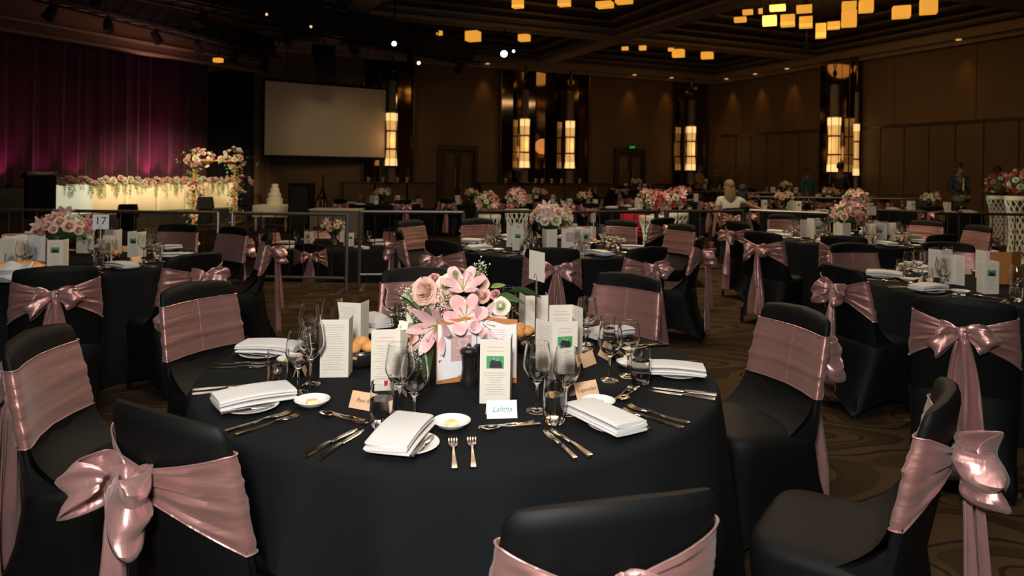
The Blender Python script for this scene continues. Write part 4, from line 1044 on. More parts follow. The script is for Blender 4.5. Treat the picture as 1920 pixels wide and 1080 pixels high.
CARD_L = mk_card(M_PAPERW, 'Lalitha', M_INKG); CARD_R = mk_card(M_PEACH, 'Ravi R', M_INK); CARD_G = mk_card(M_PEACH, 'Loganathan', M_INK)
FS = [(-97.5, 'at the place of the white Lalitha card', None), (-141.3, 'at the place of the Ravi R card', None), (172, 'at the far left place', P_CARD), (127, 'at the place left of the lilies', P_CARD), (82, 'at the place behind the lilies', P_CARD), (37, 'at the right rear place', None), (-8, 'at the far right place', P_CARD), (-53, 'at the place of the Loganathan card', None)]
for i, (a, w, c) in enumerate(FS): setting(TF, a, w, 'on the front table', card=c, rs=random.Random(20 + i))
def on(proto, nm, px, py, rz, lab, cat, z=TT, scale=None, g=None, Y=None):
    p = WY(px, py, Y) if Y else W(px, py, z); c = inst(proto, loc=p, rz=rz, scale=scale); c.name = nm; tag(c, lab, cat, group=g); return c
for cd, px, py, rz, s in ((CARD_L, 940, 780, .14, 'white place card reading Lalitha in green'), (CARD_R, 684, 764, -.42, 'peach place card reading Ravi R'), (CARD_G, 1096, 742, .55, 'peach place card reading Loganathan')):
    c = on(cd, 'place_card', px, py, rz, s, 'place card', g='place cards on the front table')
on(P_CARD, 'place_card', 1098, 684, .9, 'peach place card standing steeply turned beside the tall wine glasses', 'place card', g='place cards on the front table')
gm = 'folded menus on the front table'
on(P_MENU[0], 'folded_menu', 628, 703, .10, 'cream menu fully covered in text, in front of the left wine glasses', 'menu', g=gm)
on(P_MENU[0], 'folded_menu', 658, 660, -.15, 'tall cream menu behind the bread bowl', 'menu', g=gm, z=TT)
on(P_MENU[3], 'folded_menu', 728, 728, .05, 'cream menu with a tiny red emblem behind the Ravi R glasses', 'menu', g=gm)
on(P_MENU[1], 'folded_menu', 928, 752, -.12, 'cream menu with couple photo behind the Lalitha card', 'menu', g=gm)
on(P_MENU[2], 'folded_menu', 1044, 706, .10, 'cream menu with couple photo left of the peach card', 'menu', g=gm)
on(P_MENU[3], 'folded_menu', 1052, 664, .08, 'low cream menu seen behind the other photo menu', 'menu', g=gm)
on(P_MENU[0], 'folded_menu', 1003, 640, .15, 'slim cream menu right behind the number pole', 'menu', g=gm)
on(P_FOLD, 'order_of_event_folder', 893, 712, 0.03, 'open white and copper folder with pink emblem before the lilies', 'folder')
on(P_GR, 'pepper_grinder', 878, 722, 0, 'black pepper grinder in front of the folder', 'grinder')
on(P_GR, 'pepper_grinder', 903, 712, 0, 'black grinder half behind the photo menu', 'grinder')
on(P_BOWL, 'bread_bowl', 677, 686, .4, 'dark steel bowl of bread rolls left of the lilies', 'bread bowl')
on(P_BOWL, 'bread_bowl', 972, 655, .9, 'dark steel bread bowl right of the lilies', 'bread bowl')
st = mk_stand(); on(st, 'table_number_stand', 1004, 668, -1.05, 'slim table number stand with its card seen from the edge', 'number stand', scale=(1, 1, 1.02))

# rear tables: the same service, with lighter glasses
RT = [(T17, 12, 'on the table with number 17', 0), (TM, 31, 'on the middle rear table', 0), (TR, 5, 'on the right rear table', 0), (TN, 20, 'on the right edge table', 0)]
BQ = [bouquet(3, .20, 30, 6, (0, 1, 2, 0)), bouquet(6, .19, 30, 3, (1, 0, 1, 0)), bouquet(9, .18, 28, 7, (0, 2, 0, 1))]
for q, (tc, a0, w, _) in enumerate(RT):
    rs = random.Random(60 + q)
    for k in range(8):
        a = a0 + 45 * k
        if tc is T17 and cos(R(a)) < -.72: continue
        if tc is TN and cos(R(a)) > .75: continue
        setting(tc, a, w, w, lo=True, card=P_CARD if k % 2 else None, rs=rs)
    for k in range(8):
        a = R(a0 + 45 * k + rs.uniform(8, 22)); rr = rs.uniform(.36, .50)
        p = Vector((tc[0] + rr * cos(a), tc[1] + rr * sin(a), TT))
        if PX(p)[0] < -20 or PX(p)[0] > 1935: continue
        c = inst(P_MENU[[1, 0, 2, 3][k % 4]], loc=p, rz=rs.uniform(-.35, .35)); c.name = 'folded_menu'; tag(c, 'cream folded menu standing', 'menu', w, 'menus ' + w)
    for k in range(2):
        c = inst(P_GR, loc=(tc[0] - .12 + .09 * k + (-.2 if tc is T17 else 0), tc[1] - .32, TT)); c.name = 'pepper_grinder'; tag(c, 'black grinder', 'grinder', w, 'grinders ' + w)
    c = inst(P_BOWL, loc=(tc[0] + .38, tc[1] - .12, TT)); c.name = 'bread_bowl'; tag(c, 'dark bowl of bread rolls', 'bread bowl', w)
    c = inst(P_FOLD, loc=(tc[0] + (-.18 if tc is T17 else (.05 if tc is TN else .22)), tc[1] - .20 if tc is not TN else tc[1] + .1, TT), rz=.1 if tc is not TN else pi + .2); c.name = 'order_of_event_folder'; tag(c, 'white and copper standing folder', 'folder', w)
def stand_at(txt, px, py, Y, rz, lab):
    s = mk_stand(txt); p = WY(px, py, Y); c = inst(s, loc=(p.x, p.y, TT), rz=rz); c.scale = (1, 1, (p.z - TT) / .355); tag(c, lab, 'number stand')
stand_at('17', 189, 416, 5.1, .05, 'number stand with white card reading 17')
stand_at('', 1113, 408, 6.9, 1.1, 'number stand with narrow cream card on the middle rear table')
stand_at('', 1634, 395, 8.2, .1, 'number stand with cream card beside the right rear flowers')
for bq, px, py, Y, lab, s in ((BQ[0], 118, 448, 5.45, 'pink and peach flower dome on the table with number 17', .92), (BQ[1], 1032, 428, 6.9, 'cream and pink flower mound on the middle rear table', 1.05), (BQ[2], 1590, 408, 8.2, 'pink lily mound on the right rear table', 1.0)):
    p = WY(px, py, Y); c = inst(bq, loc=(p.x, p.y, TT), scale=s); tag(c, lab, 'flowers')
# tall spray on the right rear table and the left bread basket
def spray(px, py, Y, n_, rad, pal, lab, zb=None, seed=1, lil=3, elong=1.0):
    rs = random.Random(seed); p = WY(px, py, Y); r = empty('flower_arrangement', p)
    MB().ball((0, 0, 0), (rad * .8, rad * .8, rad * .7 * elong), 8, 5).build('foliage_core', M_LEAF, r)
    for k in range(n_):
        a = k * 2.4; q = 1 - 1.7 * (k + .5) / n_; s_ = math.sqrt(max(0, 1 - q * q)); d = Vector((s_ * cos(a), s_ * sin(a), q))
        cp(RZ[rs.choice(pal)], r, (d.x * rad, d.y * rad, d.z * rad * elong), look(d), rs.uniform(1.1, 1.7))
    for k in range(lil):
        d = Vector((rs.uniform(-1, 1), -1, rs.uniform(-.3, 1))).normalized(); lily(r, d * rad, look(d), 1.1, LPO)
    for k in range(12):
        a = rs.uniform(0, 6.28); cp(rs.choice((LF, LFL)), r, (rad * .9 * cos(a), rad * .9 * sin(a), rs.uniform(-.8, .6) * rad), (0, rs.uniform(-.5, .8), a), rs.uniform(1, 1.6))
    if zb is not None: MB().tube([(0, 0, 0), (0, 0, zb - p.z)], .012, 6).build('stem_rod', M_BLKM, r)
    tag(r, lab, 'flowers'); return r
spray(1605, 380, 10.4, 26, .18, (2, 0, 2, 1), 'darker pink and green spray rising behind the right rear lilies', 0.0, 5, 4, 1.1)
r = empty('bread_basket', W(20, 530, TT) + Vector((-.05, .1, 0))); tag(r, 'wide white lined basket of long bread at the left edge', 'basket')
MB().lathe([(.001, 0), (.10, 0), (.13, .03), (.17, .085), (.165, .085), (.001, .02)], 20).build('basket_shell', M_CHINA, r)
for k in range(4): MB().ball((0, 0, 0), (.09, .032, .028), 12, 8).build('bread_stick', M_BREAD, r, loc=(-.03 + .03 * k, -.06 + .04 * k, .09)).rotation_euler = (0, .1, .5 - .2 * k)
MB().grid(lambda a, b_: (.17 * (a * 2 - 1), -.15 + .09 * b_, .03 + .09 * b_ + .01 * sin(a * 14)), 16, 4).build('lining_cloth', M_LINEN, r, solid=.003)

# ------------------------------------------------------------------ barriers
def barrier(x0, x1, y0, y1, H, lab, m=M_RAIL, z0=0.0, g='steel crowd barriers behind the tables', n_=None, post=.022, cat='barrier', pp=0):
    A = Vector((x0, y0, z0)); B = Vector((x1, y1, z0)); d = B - A; L = d.length; r = empty('steel_barrier', (A + B) / 2, atan2(d.y, d.x)); h = L / 2
    MB().tube([(-h, 0, H), (h, 0, H)], .02, 8).build('top_rail', m, r); MB().tube([(-h, 0, .17), (h, 0, .17)], .016, 8).build('bottom_rail', m, r)
    for s in (-1, 1):
        MB().tube([(s * h, 0, 0.02), (s * h, 0, H + .01)], post, 8).build('post', M_RAILD if pp else m, r)
        mb = MB(); mb.box((s * (h - .05), 0, .012), (.05, .5, .02)); mb.build('foot', m, r, smooth=False)
    k = n_ or max(3, int(L / .165))
    for i in range(1, k): x = -h + L * i / k; MB().tube([(x, 0, .17), (x, 0, H)], .0065, 6, cap=False).build('bar', M_RAILD, r)
    tag(r, 'steel barrier with vertical bars, ' + lab, cat, group=g); return r
def bar_px(pa, pb, Ya, Yb, H, lab, **k):
    barrier((pa - 960) / F * Ya, (pb - 960) / F * Yb, Ya, Yb, H, lab, **k)
bar_px(-60, 410, 8.45, 8.45, .93, 'left one behind table 17')
bar_px(437, 652, 8.45, 8.45, .93, 'in front of the cake table')
bar_px(676, 870, 8.75, 8.9, .95, 'left of the middle flowers', m=M_RAIL)
bar_px(895, 1050, 9.0, 9.2, .96, 'darker one behind the middle flowers', m=M_RAILD)
bar_px(1058, 1232, 9.0, 9.6, .96, 'dark one ending at the lattice pedestals', m=M_RAILD, post=.03)
bar_px(1251, 1394, 9.6, 9.9, .96, 'dark one before the woman in white', m=M_RAILD, post=.035)
bar_px(1407, 1555, 10.8, 10.2, .93, 'bright one left of the right rear flowers')
bar_px(1645, 1737, 11.4, 11.0, .93, 'dim one right of the right rear flowers', m=M_RAILD)
bar_px(1757, 2010, 10.6, 10.6, .93, 'dim one crossing the lattice pedestals', m=M_RAILD)
for a, b_, Y, z, lb in ((1405, 1560, 20.2, .0, 'far bright one of the rear row'), (1565, 1730, 20.2, .0, 'far one right of the bright rear one'), (1250, 1400, 20.4, .0, 'far one behind the woman in white'), (1060, 1245, 21.3, .12, 'far one on the raised rear tier'), (1405, 1735, 16.8, .0, 'middle row one behind the bright barrier')):
    bar_px(a, b_, Y, Y, .93, lb, m=M_RAIL if 'bright' in lb else M_RAILD, z0=z)

# ------------------------------------------------------------------ far tables, pedestals, stage furniture, people
BF = [bouquet(21, .20, 16, 2, (0, 1, 2)), bouquet(22, .18, 14, 1, (0, 0, 1))]
def far_table(x, y, z0, lab, chairs=(), nap=6, s=1.0, seed=0, fl=True, gl=5):
    rs = random.Random(seed); put_table(x, y, lab, seed % 2, z0, g='far round tables', rz=seed)
    w = 'on the table ' + lab
    if fl: c = inst(BF[seed % 2], loc=(x, y, z0 + TT), rz=seed, scale=s); c.name = 'flower_centrepiece'; tag(c, 'small pink and cream flower mound', 'flowers', w, 'far flower mounds')
    for k in range(nap):
        a = 2 * pi * k / nap + rs.uniform(-.1, .1); c = inst(rs.choice(P_NAP), loc=(x + .75 * cos(a), y + .75 * sin(a), z0 + TT), rz=a); c.name = 'napkin'; tag(c, 'folded white napkin', 'napkin', w, 'napkins ' + w)
    for k in range(gl):
        a = 2 * pi * (k + .4) / gl; c = inst(P_WINEL, loc=(x + .55 * cos(a), y + .55 * sin(a), z0 + TT)); c.name = 'wine_glass'; tag(c, 'empty wine glass', 'wine glass', w, 'wine glasses ' + w)
    for k in range(3):
        a = 2 * pi * (k + .2) / 3 + seed; c = inst(P_MENU[k % 3], loc=(x + .38 * cos(a), y + .38 * sin(a), z0 + TT), rz=rs.uniform(-.4, .4)); c.name = 'folded_menu'; tag(c, 'cream folded menu', 'menu', w, 'menus ' + w)
    for a in chairs:
        a = R(a); c = inst(PC[rs.randrange(4)], loc=(x + 1.5 * cos(a), y + 1.5 * sin(a), z0), rz=face(-cos(a), -sin(a))); c.name = 'banquet_chair'; tag(c, 'sashed black chair', 'chair', 'at the table ' + lab, 'chairs at the far tables')
def far_px(px, py, z0, lab, **k):
    p = W(px, py, z0 + TT); far_table(p.x, p.y, z0, lab, **k); return p
far_px(625, 458, -.45, 'behind the second barrier', chairs=(-88, -20, 150, 60, 110), seed=1, nap=8, gl=8)
far_px(716, 382, -.15, 'under the lamp beside the screen', chairs=(-60, -120, 180, 0), seed=2)
far_px(884, 381, -.15, 'left of the two lattice pedestals', chairs=(-50, -110, 170), seed=3)
far_px(1012, 379, -.15, 'right of the two lattice pedestals', chairs=(-90, -20, 200), seed=4)
far_px(1095, 388, -.15, 'behind the cream flower mound', chairs=(-90, 0), seed=5)
far_table(4.3, 17.8, 0, 'behind the red flowers', chairs=(-80, -150, 190), seed=6)
far_table(4.25, 24.0, .12, 'by the rear exit sign', chairs=(-60, -120, 0, 180), seed=7)
far_table(6.8, 24.5, .12, 'by the rear corner lamp', chairs=(-60, -120), seed=8)
far_table(8.4, 21.6, .12, 'right of the rear corner', chairs=(-90, -150, -30), seed=9)
far_table(8.3, 18.3, 0, 'before the right wall panels', chairs=(-60, -120, 180), seed=10)
far_table(8.8, 14.8, 0, 'behind the bright barrier', chairs=(180, -120), seed=11, nap=8)
far_table(2.75, 14.2, 0, 'behind the dark barrier post', chairs=(-80, 190), seed=12)
far_table(5.5, 14.2, 0, 'behind the woman in white', chairs=(-160, 100), seed=13)

def pedestal(px, pt, pb, Y, z0, lab, glow=False):
    a = WY(px, pt, Y); H = a.z - z0; r = empty('lattice_pedestal', (a.x, Y, z0)); tag(r, 'white lattice flower pedestal ' + lab, 'pedestal', group='white lattice flower pedestals'); N = 14
    rad = lambda t: .155 + .075 * abs(t * 2 - 1) ** 2
    for z, rr in ((0, .24), (H - .07, .235)): MB().lathe([(rr, z), (rr + .01, z + .02), (rr, z + .07), (.05, z + .07), (.05, z)], 18).build('rim_ring', M_LATT, r)
    for s in (-1, 1):
        mb = MB()
        for k in range(N):
            a0 = 2 * pi * k / N; mb.tube([(rad(t) * cos(a0 + s * t * 2.6), rad(t) * sin(a0 + s * t * 2.6), t * (H - .07)) for t in [i / 12 for i in range(13)]], .009, 5, cap=False)
        mb.build('lattice_strips', M_LATT, r)
    return r
for px, pt, Y, z0, lb in ((915, 402, 12.9, -.45, 'left of the pair behind the middle table'), (969, 392, 13.4, -.45, 'right of the pair behind the middle table'), (1225, 405, 11.6, 0, 'left of the dark barrier post'), (1243, 403, 12.6, 0, 'between the dark barrier posts'), (1265, 397, 11.9, 0, 'right of the dark barrier post'), (1873, 367, 15.5, 0, 'at the right before the standing waiter'), (1914, 368, 11.9, 0, 'cut by the right picture edge')):
    pedestal(px, pt, 0, Y, z0, lb)
spray(915, 380, 12.9, 30, .20, (1, 2, 0, 1), 'round pink and green flower ball on the left lattice pedestal of the pair', seed=11)
spray(969, 371, 13.4, 30, .19, (1, 0, 2), 'round white and pink flower ball on the right lattice pedestal of the pair', seed=12)
spray(1232, 378, 11.8, 30, .17, (3, 2, 3, 1), 'red flower ball on the left lattice pedestals', seed=13)
spray(1265, 374, 11.9, 34, .19, (3, 2, 2, 1), 'red and pink flower ball on the right lattice pedestals', seed=14)
spray(1873, 345, 15.5, 26, .25, (2, 1, 3), 'dim red and yellow flowers on the far right pedestal', seed=15)
spray(1916, 342, 11.9, 26, .22, (3, 1, 2), 'red and green flowers at the right picture edge', seed=16)
for (px, Y, z0, pw, col) in ((1868, 14.7, .15, 22, (.75, 1, .55)), (1905, 11.2, .15, 20, (.75, 1, .6)), (915, 12.4, -.3, 7, (.85, 1, .6)), (970, 12.8, -.3, 7, (.9, 1, .6)), (1228, 11.2, .1, 6, (1, .95, .6)), (1262, 11.4, .1, 6, (1, .95, .7))):
    p = Vector(((px - 960) / F * Y, Y, z0)); o = MB().lathe([(.001, 0), (.05, 0), (.06, .07), (.001, .06)], 10).build('floor_uplight', M_BLKM, loc=(p.x, p.y, -.45 if px < 1000 else 0)); tag(o, 'small floor uplight at the foot of a lattice pedestal', 'spotlight', '', 'pedestal uplights')
    l = lamp('pedestal_uplight', 'SPOT', (p.x, p.y, z0), pw * 1.7, col, size=.05, spot=R(52), blend=1); aim(l, (p.x, p.y + .75, z0 + .9))
# ledge ornaments
for px in (688, 716, 742, 760, 944, 972, 1000, 1012, 1030, 1048, 1058, 1082):
    u = bu(px); r = empty('ledge_vase', RM(u, .2, 1.03)); tag(r, 'tiny vase with pale blossom on the mirror ledge', 'vase', '', 'vases on the mirror ledge')
    MB().lathe([(.001, 0), (.03, 0), (.02, .06), (.03, .1), (.001, .09)], 8).build('vase_body', M_CHINA, r); cp(RZ[1], r, (0, 0, .13), (0, 0, 0), 1.8); cp(RZ[0], r, (.05, 0, .1), (0, 1, 0), 1.5)

# stage: lectern, lit white table with garland, flower arch
def put_stage(name, t, d, z=.235): return empty(name, SG(t, d, z), atan2(US.y, US.x))
T0, T1 = Vector((-11.4, 17.3, .235)), Vector((-8.78, 21.9, .235)); dv = T1 - T0; LT_ = dv.length; r = empty('bridal_table', (T0 + T1) / 2, atan2(dv.y, dv.x)); tag(r, 'long white draped bridal table glowing on the stage', 'table'); h = LT_ / 2
for k in range(6):
    x = -h + LT_ * (k + .5) / 6; mb = MB()
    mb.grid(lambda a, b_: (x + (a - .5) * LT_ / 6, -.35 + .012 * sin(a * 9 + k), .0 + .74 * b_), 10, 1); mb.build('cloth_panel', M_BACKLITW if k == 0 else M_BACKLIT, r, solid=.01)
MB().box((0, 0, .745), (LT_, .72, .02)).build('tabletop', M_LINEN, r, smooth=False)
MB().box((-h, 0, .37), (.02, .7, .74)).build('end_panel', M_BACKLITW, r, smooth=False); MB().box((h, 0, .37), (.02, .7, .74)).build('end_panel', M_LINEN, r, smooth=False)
g = empty('flower_garland', r.location + Vector((0, 0, .76)), r.rotation_euler.z); tag(g, 'long garland of pink and peach flowers along the bridal table edge', 'garland')
rs = random.Random(2)
for k in range(190):
    x = -h + LT_ * (k + .5) / 190; cp(RZ[rs.choice((0, 0, 1, 1, 2))], g, (x, -.32 + rs.uniform(-.12, .1), .05 + rs.uniform(-.07, .10)), (rs.uniform(.2, 1.4), rs.uniform(-.4, .4), 0), rs.uniform(1.5, 2.7))
mb = MB()
for k in range(90):
    x = -h + LT_ * rs.random(); L_ = rs.uniform(.12, .42); y = -.40
    for j in range(int(L_ / .022)):
        z = .0 - j * .022; s = 1 if j % 2 else -1; c = Vector((x + rs.uniform(-.02, .02), y - rs.uniform(0, .03), z)); q = Vector((s * .05, -.01, -.04))
        mb.add([c, c + q * .5 + Vector((0.012, 0, .008)), c + q, c + q * .5 - Vector((.012, 0, .008))], [(0, 1, 2, 3)])
o = mb.build('trailing_leaves', M_LEAFL, g, smooth=False); o['kind'] = 'stuff'
lec = empty('lectern', Vector((-10.95, 16.35, .235)), atan2(US.y, US.x) - .3); tag(lec, 'black lectern standing left of the bridal table', 'lectern')
MB().box((0, 0, .48), (.55, .42, .96)).build('body', M_BLKM, lec, smooth=False); MB().box((0, 0, .99), (.70, .5, .05), Euler((-.25, 0, 0)).to_matrix()).build('reading_top', M_BLKM, lec, smooth=False)
pl = MB().box((0, -.27, 1.03), (.62, .02, .09)).build('name_plate', M_GREY, lec, smooth=False)
mb = MB(); mb.box((0, -.282, 1.045), (.40, .004, .018)); mb.box((0, -.282, 1.018), (.22, .004, .012)); mb.build('plate_marks', M_LINEN, lec, smooth=False)
# arch
ar = empty('flower_arch', Vector((-8.3, 19.0, -.15)), .35); tag(ar, 'two posted arch covered with pink and cream flowers', 'arch')
pL, pR = WY(364, 300, 18.6), WY(440, 300, 19.0); ar.location = ((pL.x + pR.x) / 2, 18.8, -.15); ar.rotation_euler = (0, 0, atan2(.4, pR.x - pL.x)); hw = hypot(pR.x - pL.x, .4) / 2
for s in (-1, 1):
    MB().tube([(s * hw, 0, 0), (s * hw, 0, 1.95)], .035, 8).build('post', M_ORANGE, ar)
MB().tube([(-hw, 0, 1.78), (hw, 0, 1.78)], .03, 8).build('cross_bar', M_ORANGE, ar)
def clus(c, n_, R3, pal):
    for _ in range(n_):
        d = Vector((rs.gauss(0, 1), rs.gauss(0, 1), rs.gauss(0, 1))).normalized(); cp(RZ[rs.choice(pal)], ar, Vector(c) + Vector((d.x * R3[0], d.y * R3[1], d.z * R3[2])), look(d), rs.uniform(1.5, 2.5))
clus((-hw + .15, 0, 1.82), 34, (.38, .22, .26), (0, 2, 0, 1)); clus((hw, 0, 1.85), 30, (.28, .2, .30), (0, 0, 1)); clus((-hw + .05, 0, .95), 16, (.20, .16, .28), (2, 0, 0)); clus((hw + .2, 0, 1.15), 16, (.30, .16, .22), (0, 1, 2)); clus((0, 0, 1.8), 8, (.3, .08, .12), (1, 0)); clus((-hw, 0, .3), 8, (.08, .08, .35), (1, 0)); clus((hw, 0, .6), 10, (.08, .08, .5), (1, 0))
mb = MB()
for _ in range(420):
    s = rs.choice((-1, 1)); z = rs.uniform(.05, 2.05); c = Vector((s * hw + rs.gauss(0, .10 + (.12 if z > 1.6 else 0)), rs.gauss(0, .08), z)); q = Vector((rs.uniform(-.1, .1), -.02, rs.uniform(-.1, .06))); w_ = Vector((.02, 0, .01))
    mb.add([c, c + q * .5 + w_, c + q, c + q * .5 - w_], [(0, 1, 2, 3)])
o = mb.build('arch_foliage', M_LEAFL, ar, smooth=False); o['kind'] = 'stuff'
l = lamp('stage_wash', 'SPOT', (-6.5, 13.5, 4.7), 2300, (1.0, .80, .50), size=.2, spot=R(40), blend=.8); aim(l, (-9.3, 19.3, 1.0))
for px, py, Y, nm, lb in ((240, 393, 16.0, 'stage_monitor', 'black wedge monitor before the middle of the bridal table'), (385, 378, 18.3, 'stage_monitor', 'black wedge monitor between the arch posts')):
    p = WY(px, py, Y); r = empty(nm, (p.x, Y, .0), .3); tag(r, lb, 'loudspeaker'); zt_ = p.z + .12
    MB().box((0, 0, zt_ - .15), (.42, .35, .30), taper=.8).build('cabinet', M_BLKM, r, smooth=False, bevel=.01); MB().box((0, 0, (zt_ - .3) / 2), (.3, .3, zt_ - .3)).build('stand_box', M_BLKM, r, smooth=False)
l = lamp('cake_fill_spot', 'SPOT', (-4.5, 14.0, 4.8), 420, (1.0, .78, .48), size=.1, spot=R(13), blend=.6); aim(l, (-6.15, 18.2, 0.7))  # added spot without a fixture, brightens the cake and its table
# cake, cake table, easel, cabinets
p = WY(515, 384, 18.2); r = empty('wedding_cake', (p.x, p.y, p.z)); tag(r, 'white tiered wedding cake on a draped table', 'cake')
for i, (rr, hh) in enumerate(((.20, .17), (.16, .13), (.12, .12), (.085, .12))): z = sum(q for _, q in ((.20, .17), (.16, .13), (.12, .12))[:i]); MB().lathe([(.001, z), (rr, z), (rr, z + hh - .01), (rr - .01, z + hh), (.001, z + hh)], 20).build('cake_tier', M_CAKE, r)
zc = p.z; r = empty('cake_table', (p.x, p.y, -.15)); tag(r, 'small white draped square cake table', 'table')
mb = MB(); mb.box((0, 0, zc + .15 - .15), (.9, .7, .30)); mb.build('table_drape', M_CAKE, r, smooth=False, bevel=.01)
for s in (-1, 1):
    for q in (-1, 1): MB().tube([(s * .38, q * .28, 0), (s * .38, q * .28, zc)], .03, 6).build('leg', M_CAKE, r)
p = WY(606, 345, 15.5); r = empty('tripod_easel', (p.x, p.y, -.15)); tag(r, 'black tripod easel left of the far lamp table', 'easel')
for dx, dy in ((-.45, -.2), (.35, -.25), (-.02, .4)): MB().tube([(0, 0, p.z + .1), (dx, dy, 0)], .02, 6).build('leg', M_BLKM, r)
MB().tube([(0, 0, p.z), (0, 0, p.z + .35)], .018, 6).build('mast', M_BLKM, r)
p = WY(566, 363, 17.5); r = empty('floor_loudspeaker', (p.x, p.y, -.15)); tag(r, 'black floor standing loudspeaker below the projection screen', 'loudspeaker'); MB().box((0, 0, .62), (.52, .5, 1.24)).build('cabinet', M_BLKM, r, smooth=False, bevel=.015); MB().box((0, -.255, .62), (.44, .01, 1.1)).build('grille', M_STAGE, r, smooth=False)
p = WY(632, 402, 15.0); r = empty('service_counter', (p.x, p.y, -.15)); tag(r, 'grey draped service counter behind the easel', 'counter'); MB().box((0, 0, (p.z + .25) / 2), (1.0, .6, p.z + .25)).build('counter_drape', M_GREY, r, smooth=False, bevel=.01); MB().box((0, 0, p.z + .26), (1.04, .64, .02)).build('counter_top', M_CAKE, r, smooth=False)
# red draped chair back beyond the dark barrier
p = WY(1186, 402, 12.0); r = empty('red_chair', (p.x, p.y, 0)); tag(r, 'red draped low seat behind the dark barrier', 'chair')
MB().box((0, 0, p.z - .12), (.42, .06, .26)).build('backrest', M_REDC, r, smooth=False, bevel=.015); MB().box((0, .25, .42), (.42, .42, .08)).build('seat', M_REDC, r, smooth=False, bevel=.01)
for s in (-1, 1):
    for q in (0.02, .44): MB().tube([(s * .19, q, 0), (s * .19, q, p.z - .2 if q < .1 else .4)], .015, 6).build('leg', M_BLKM, r)

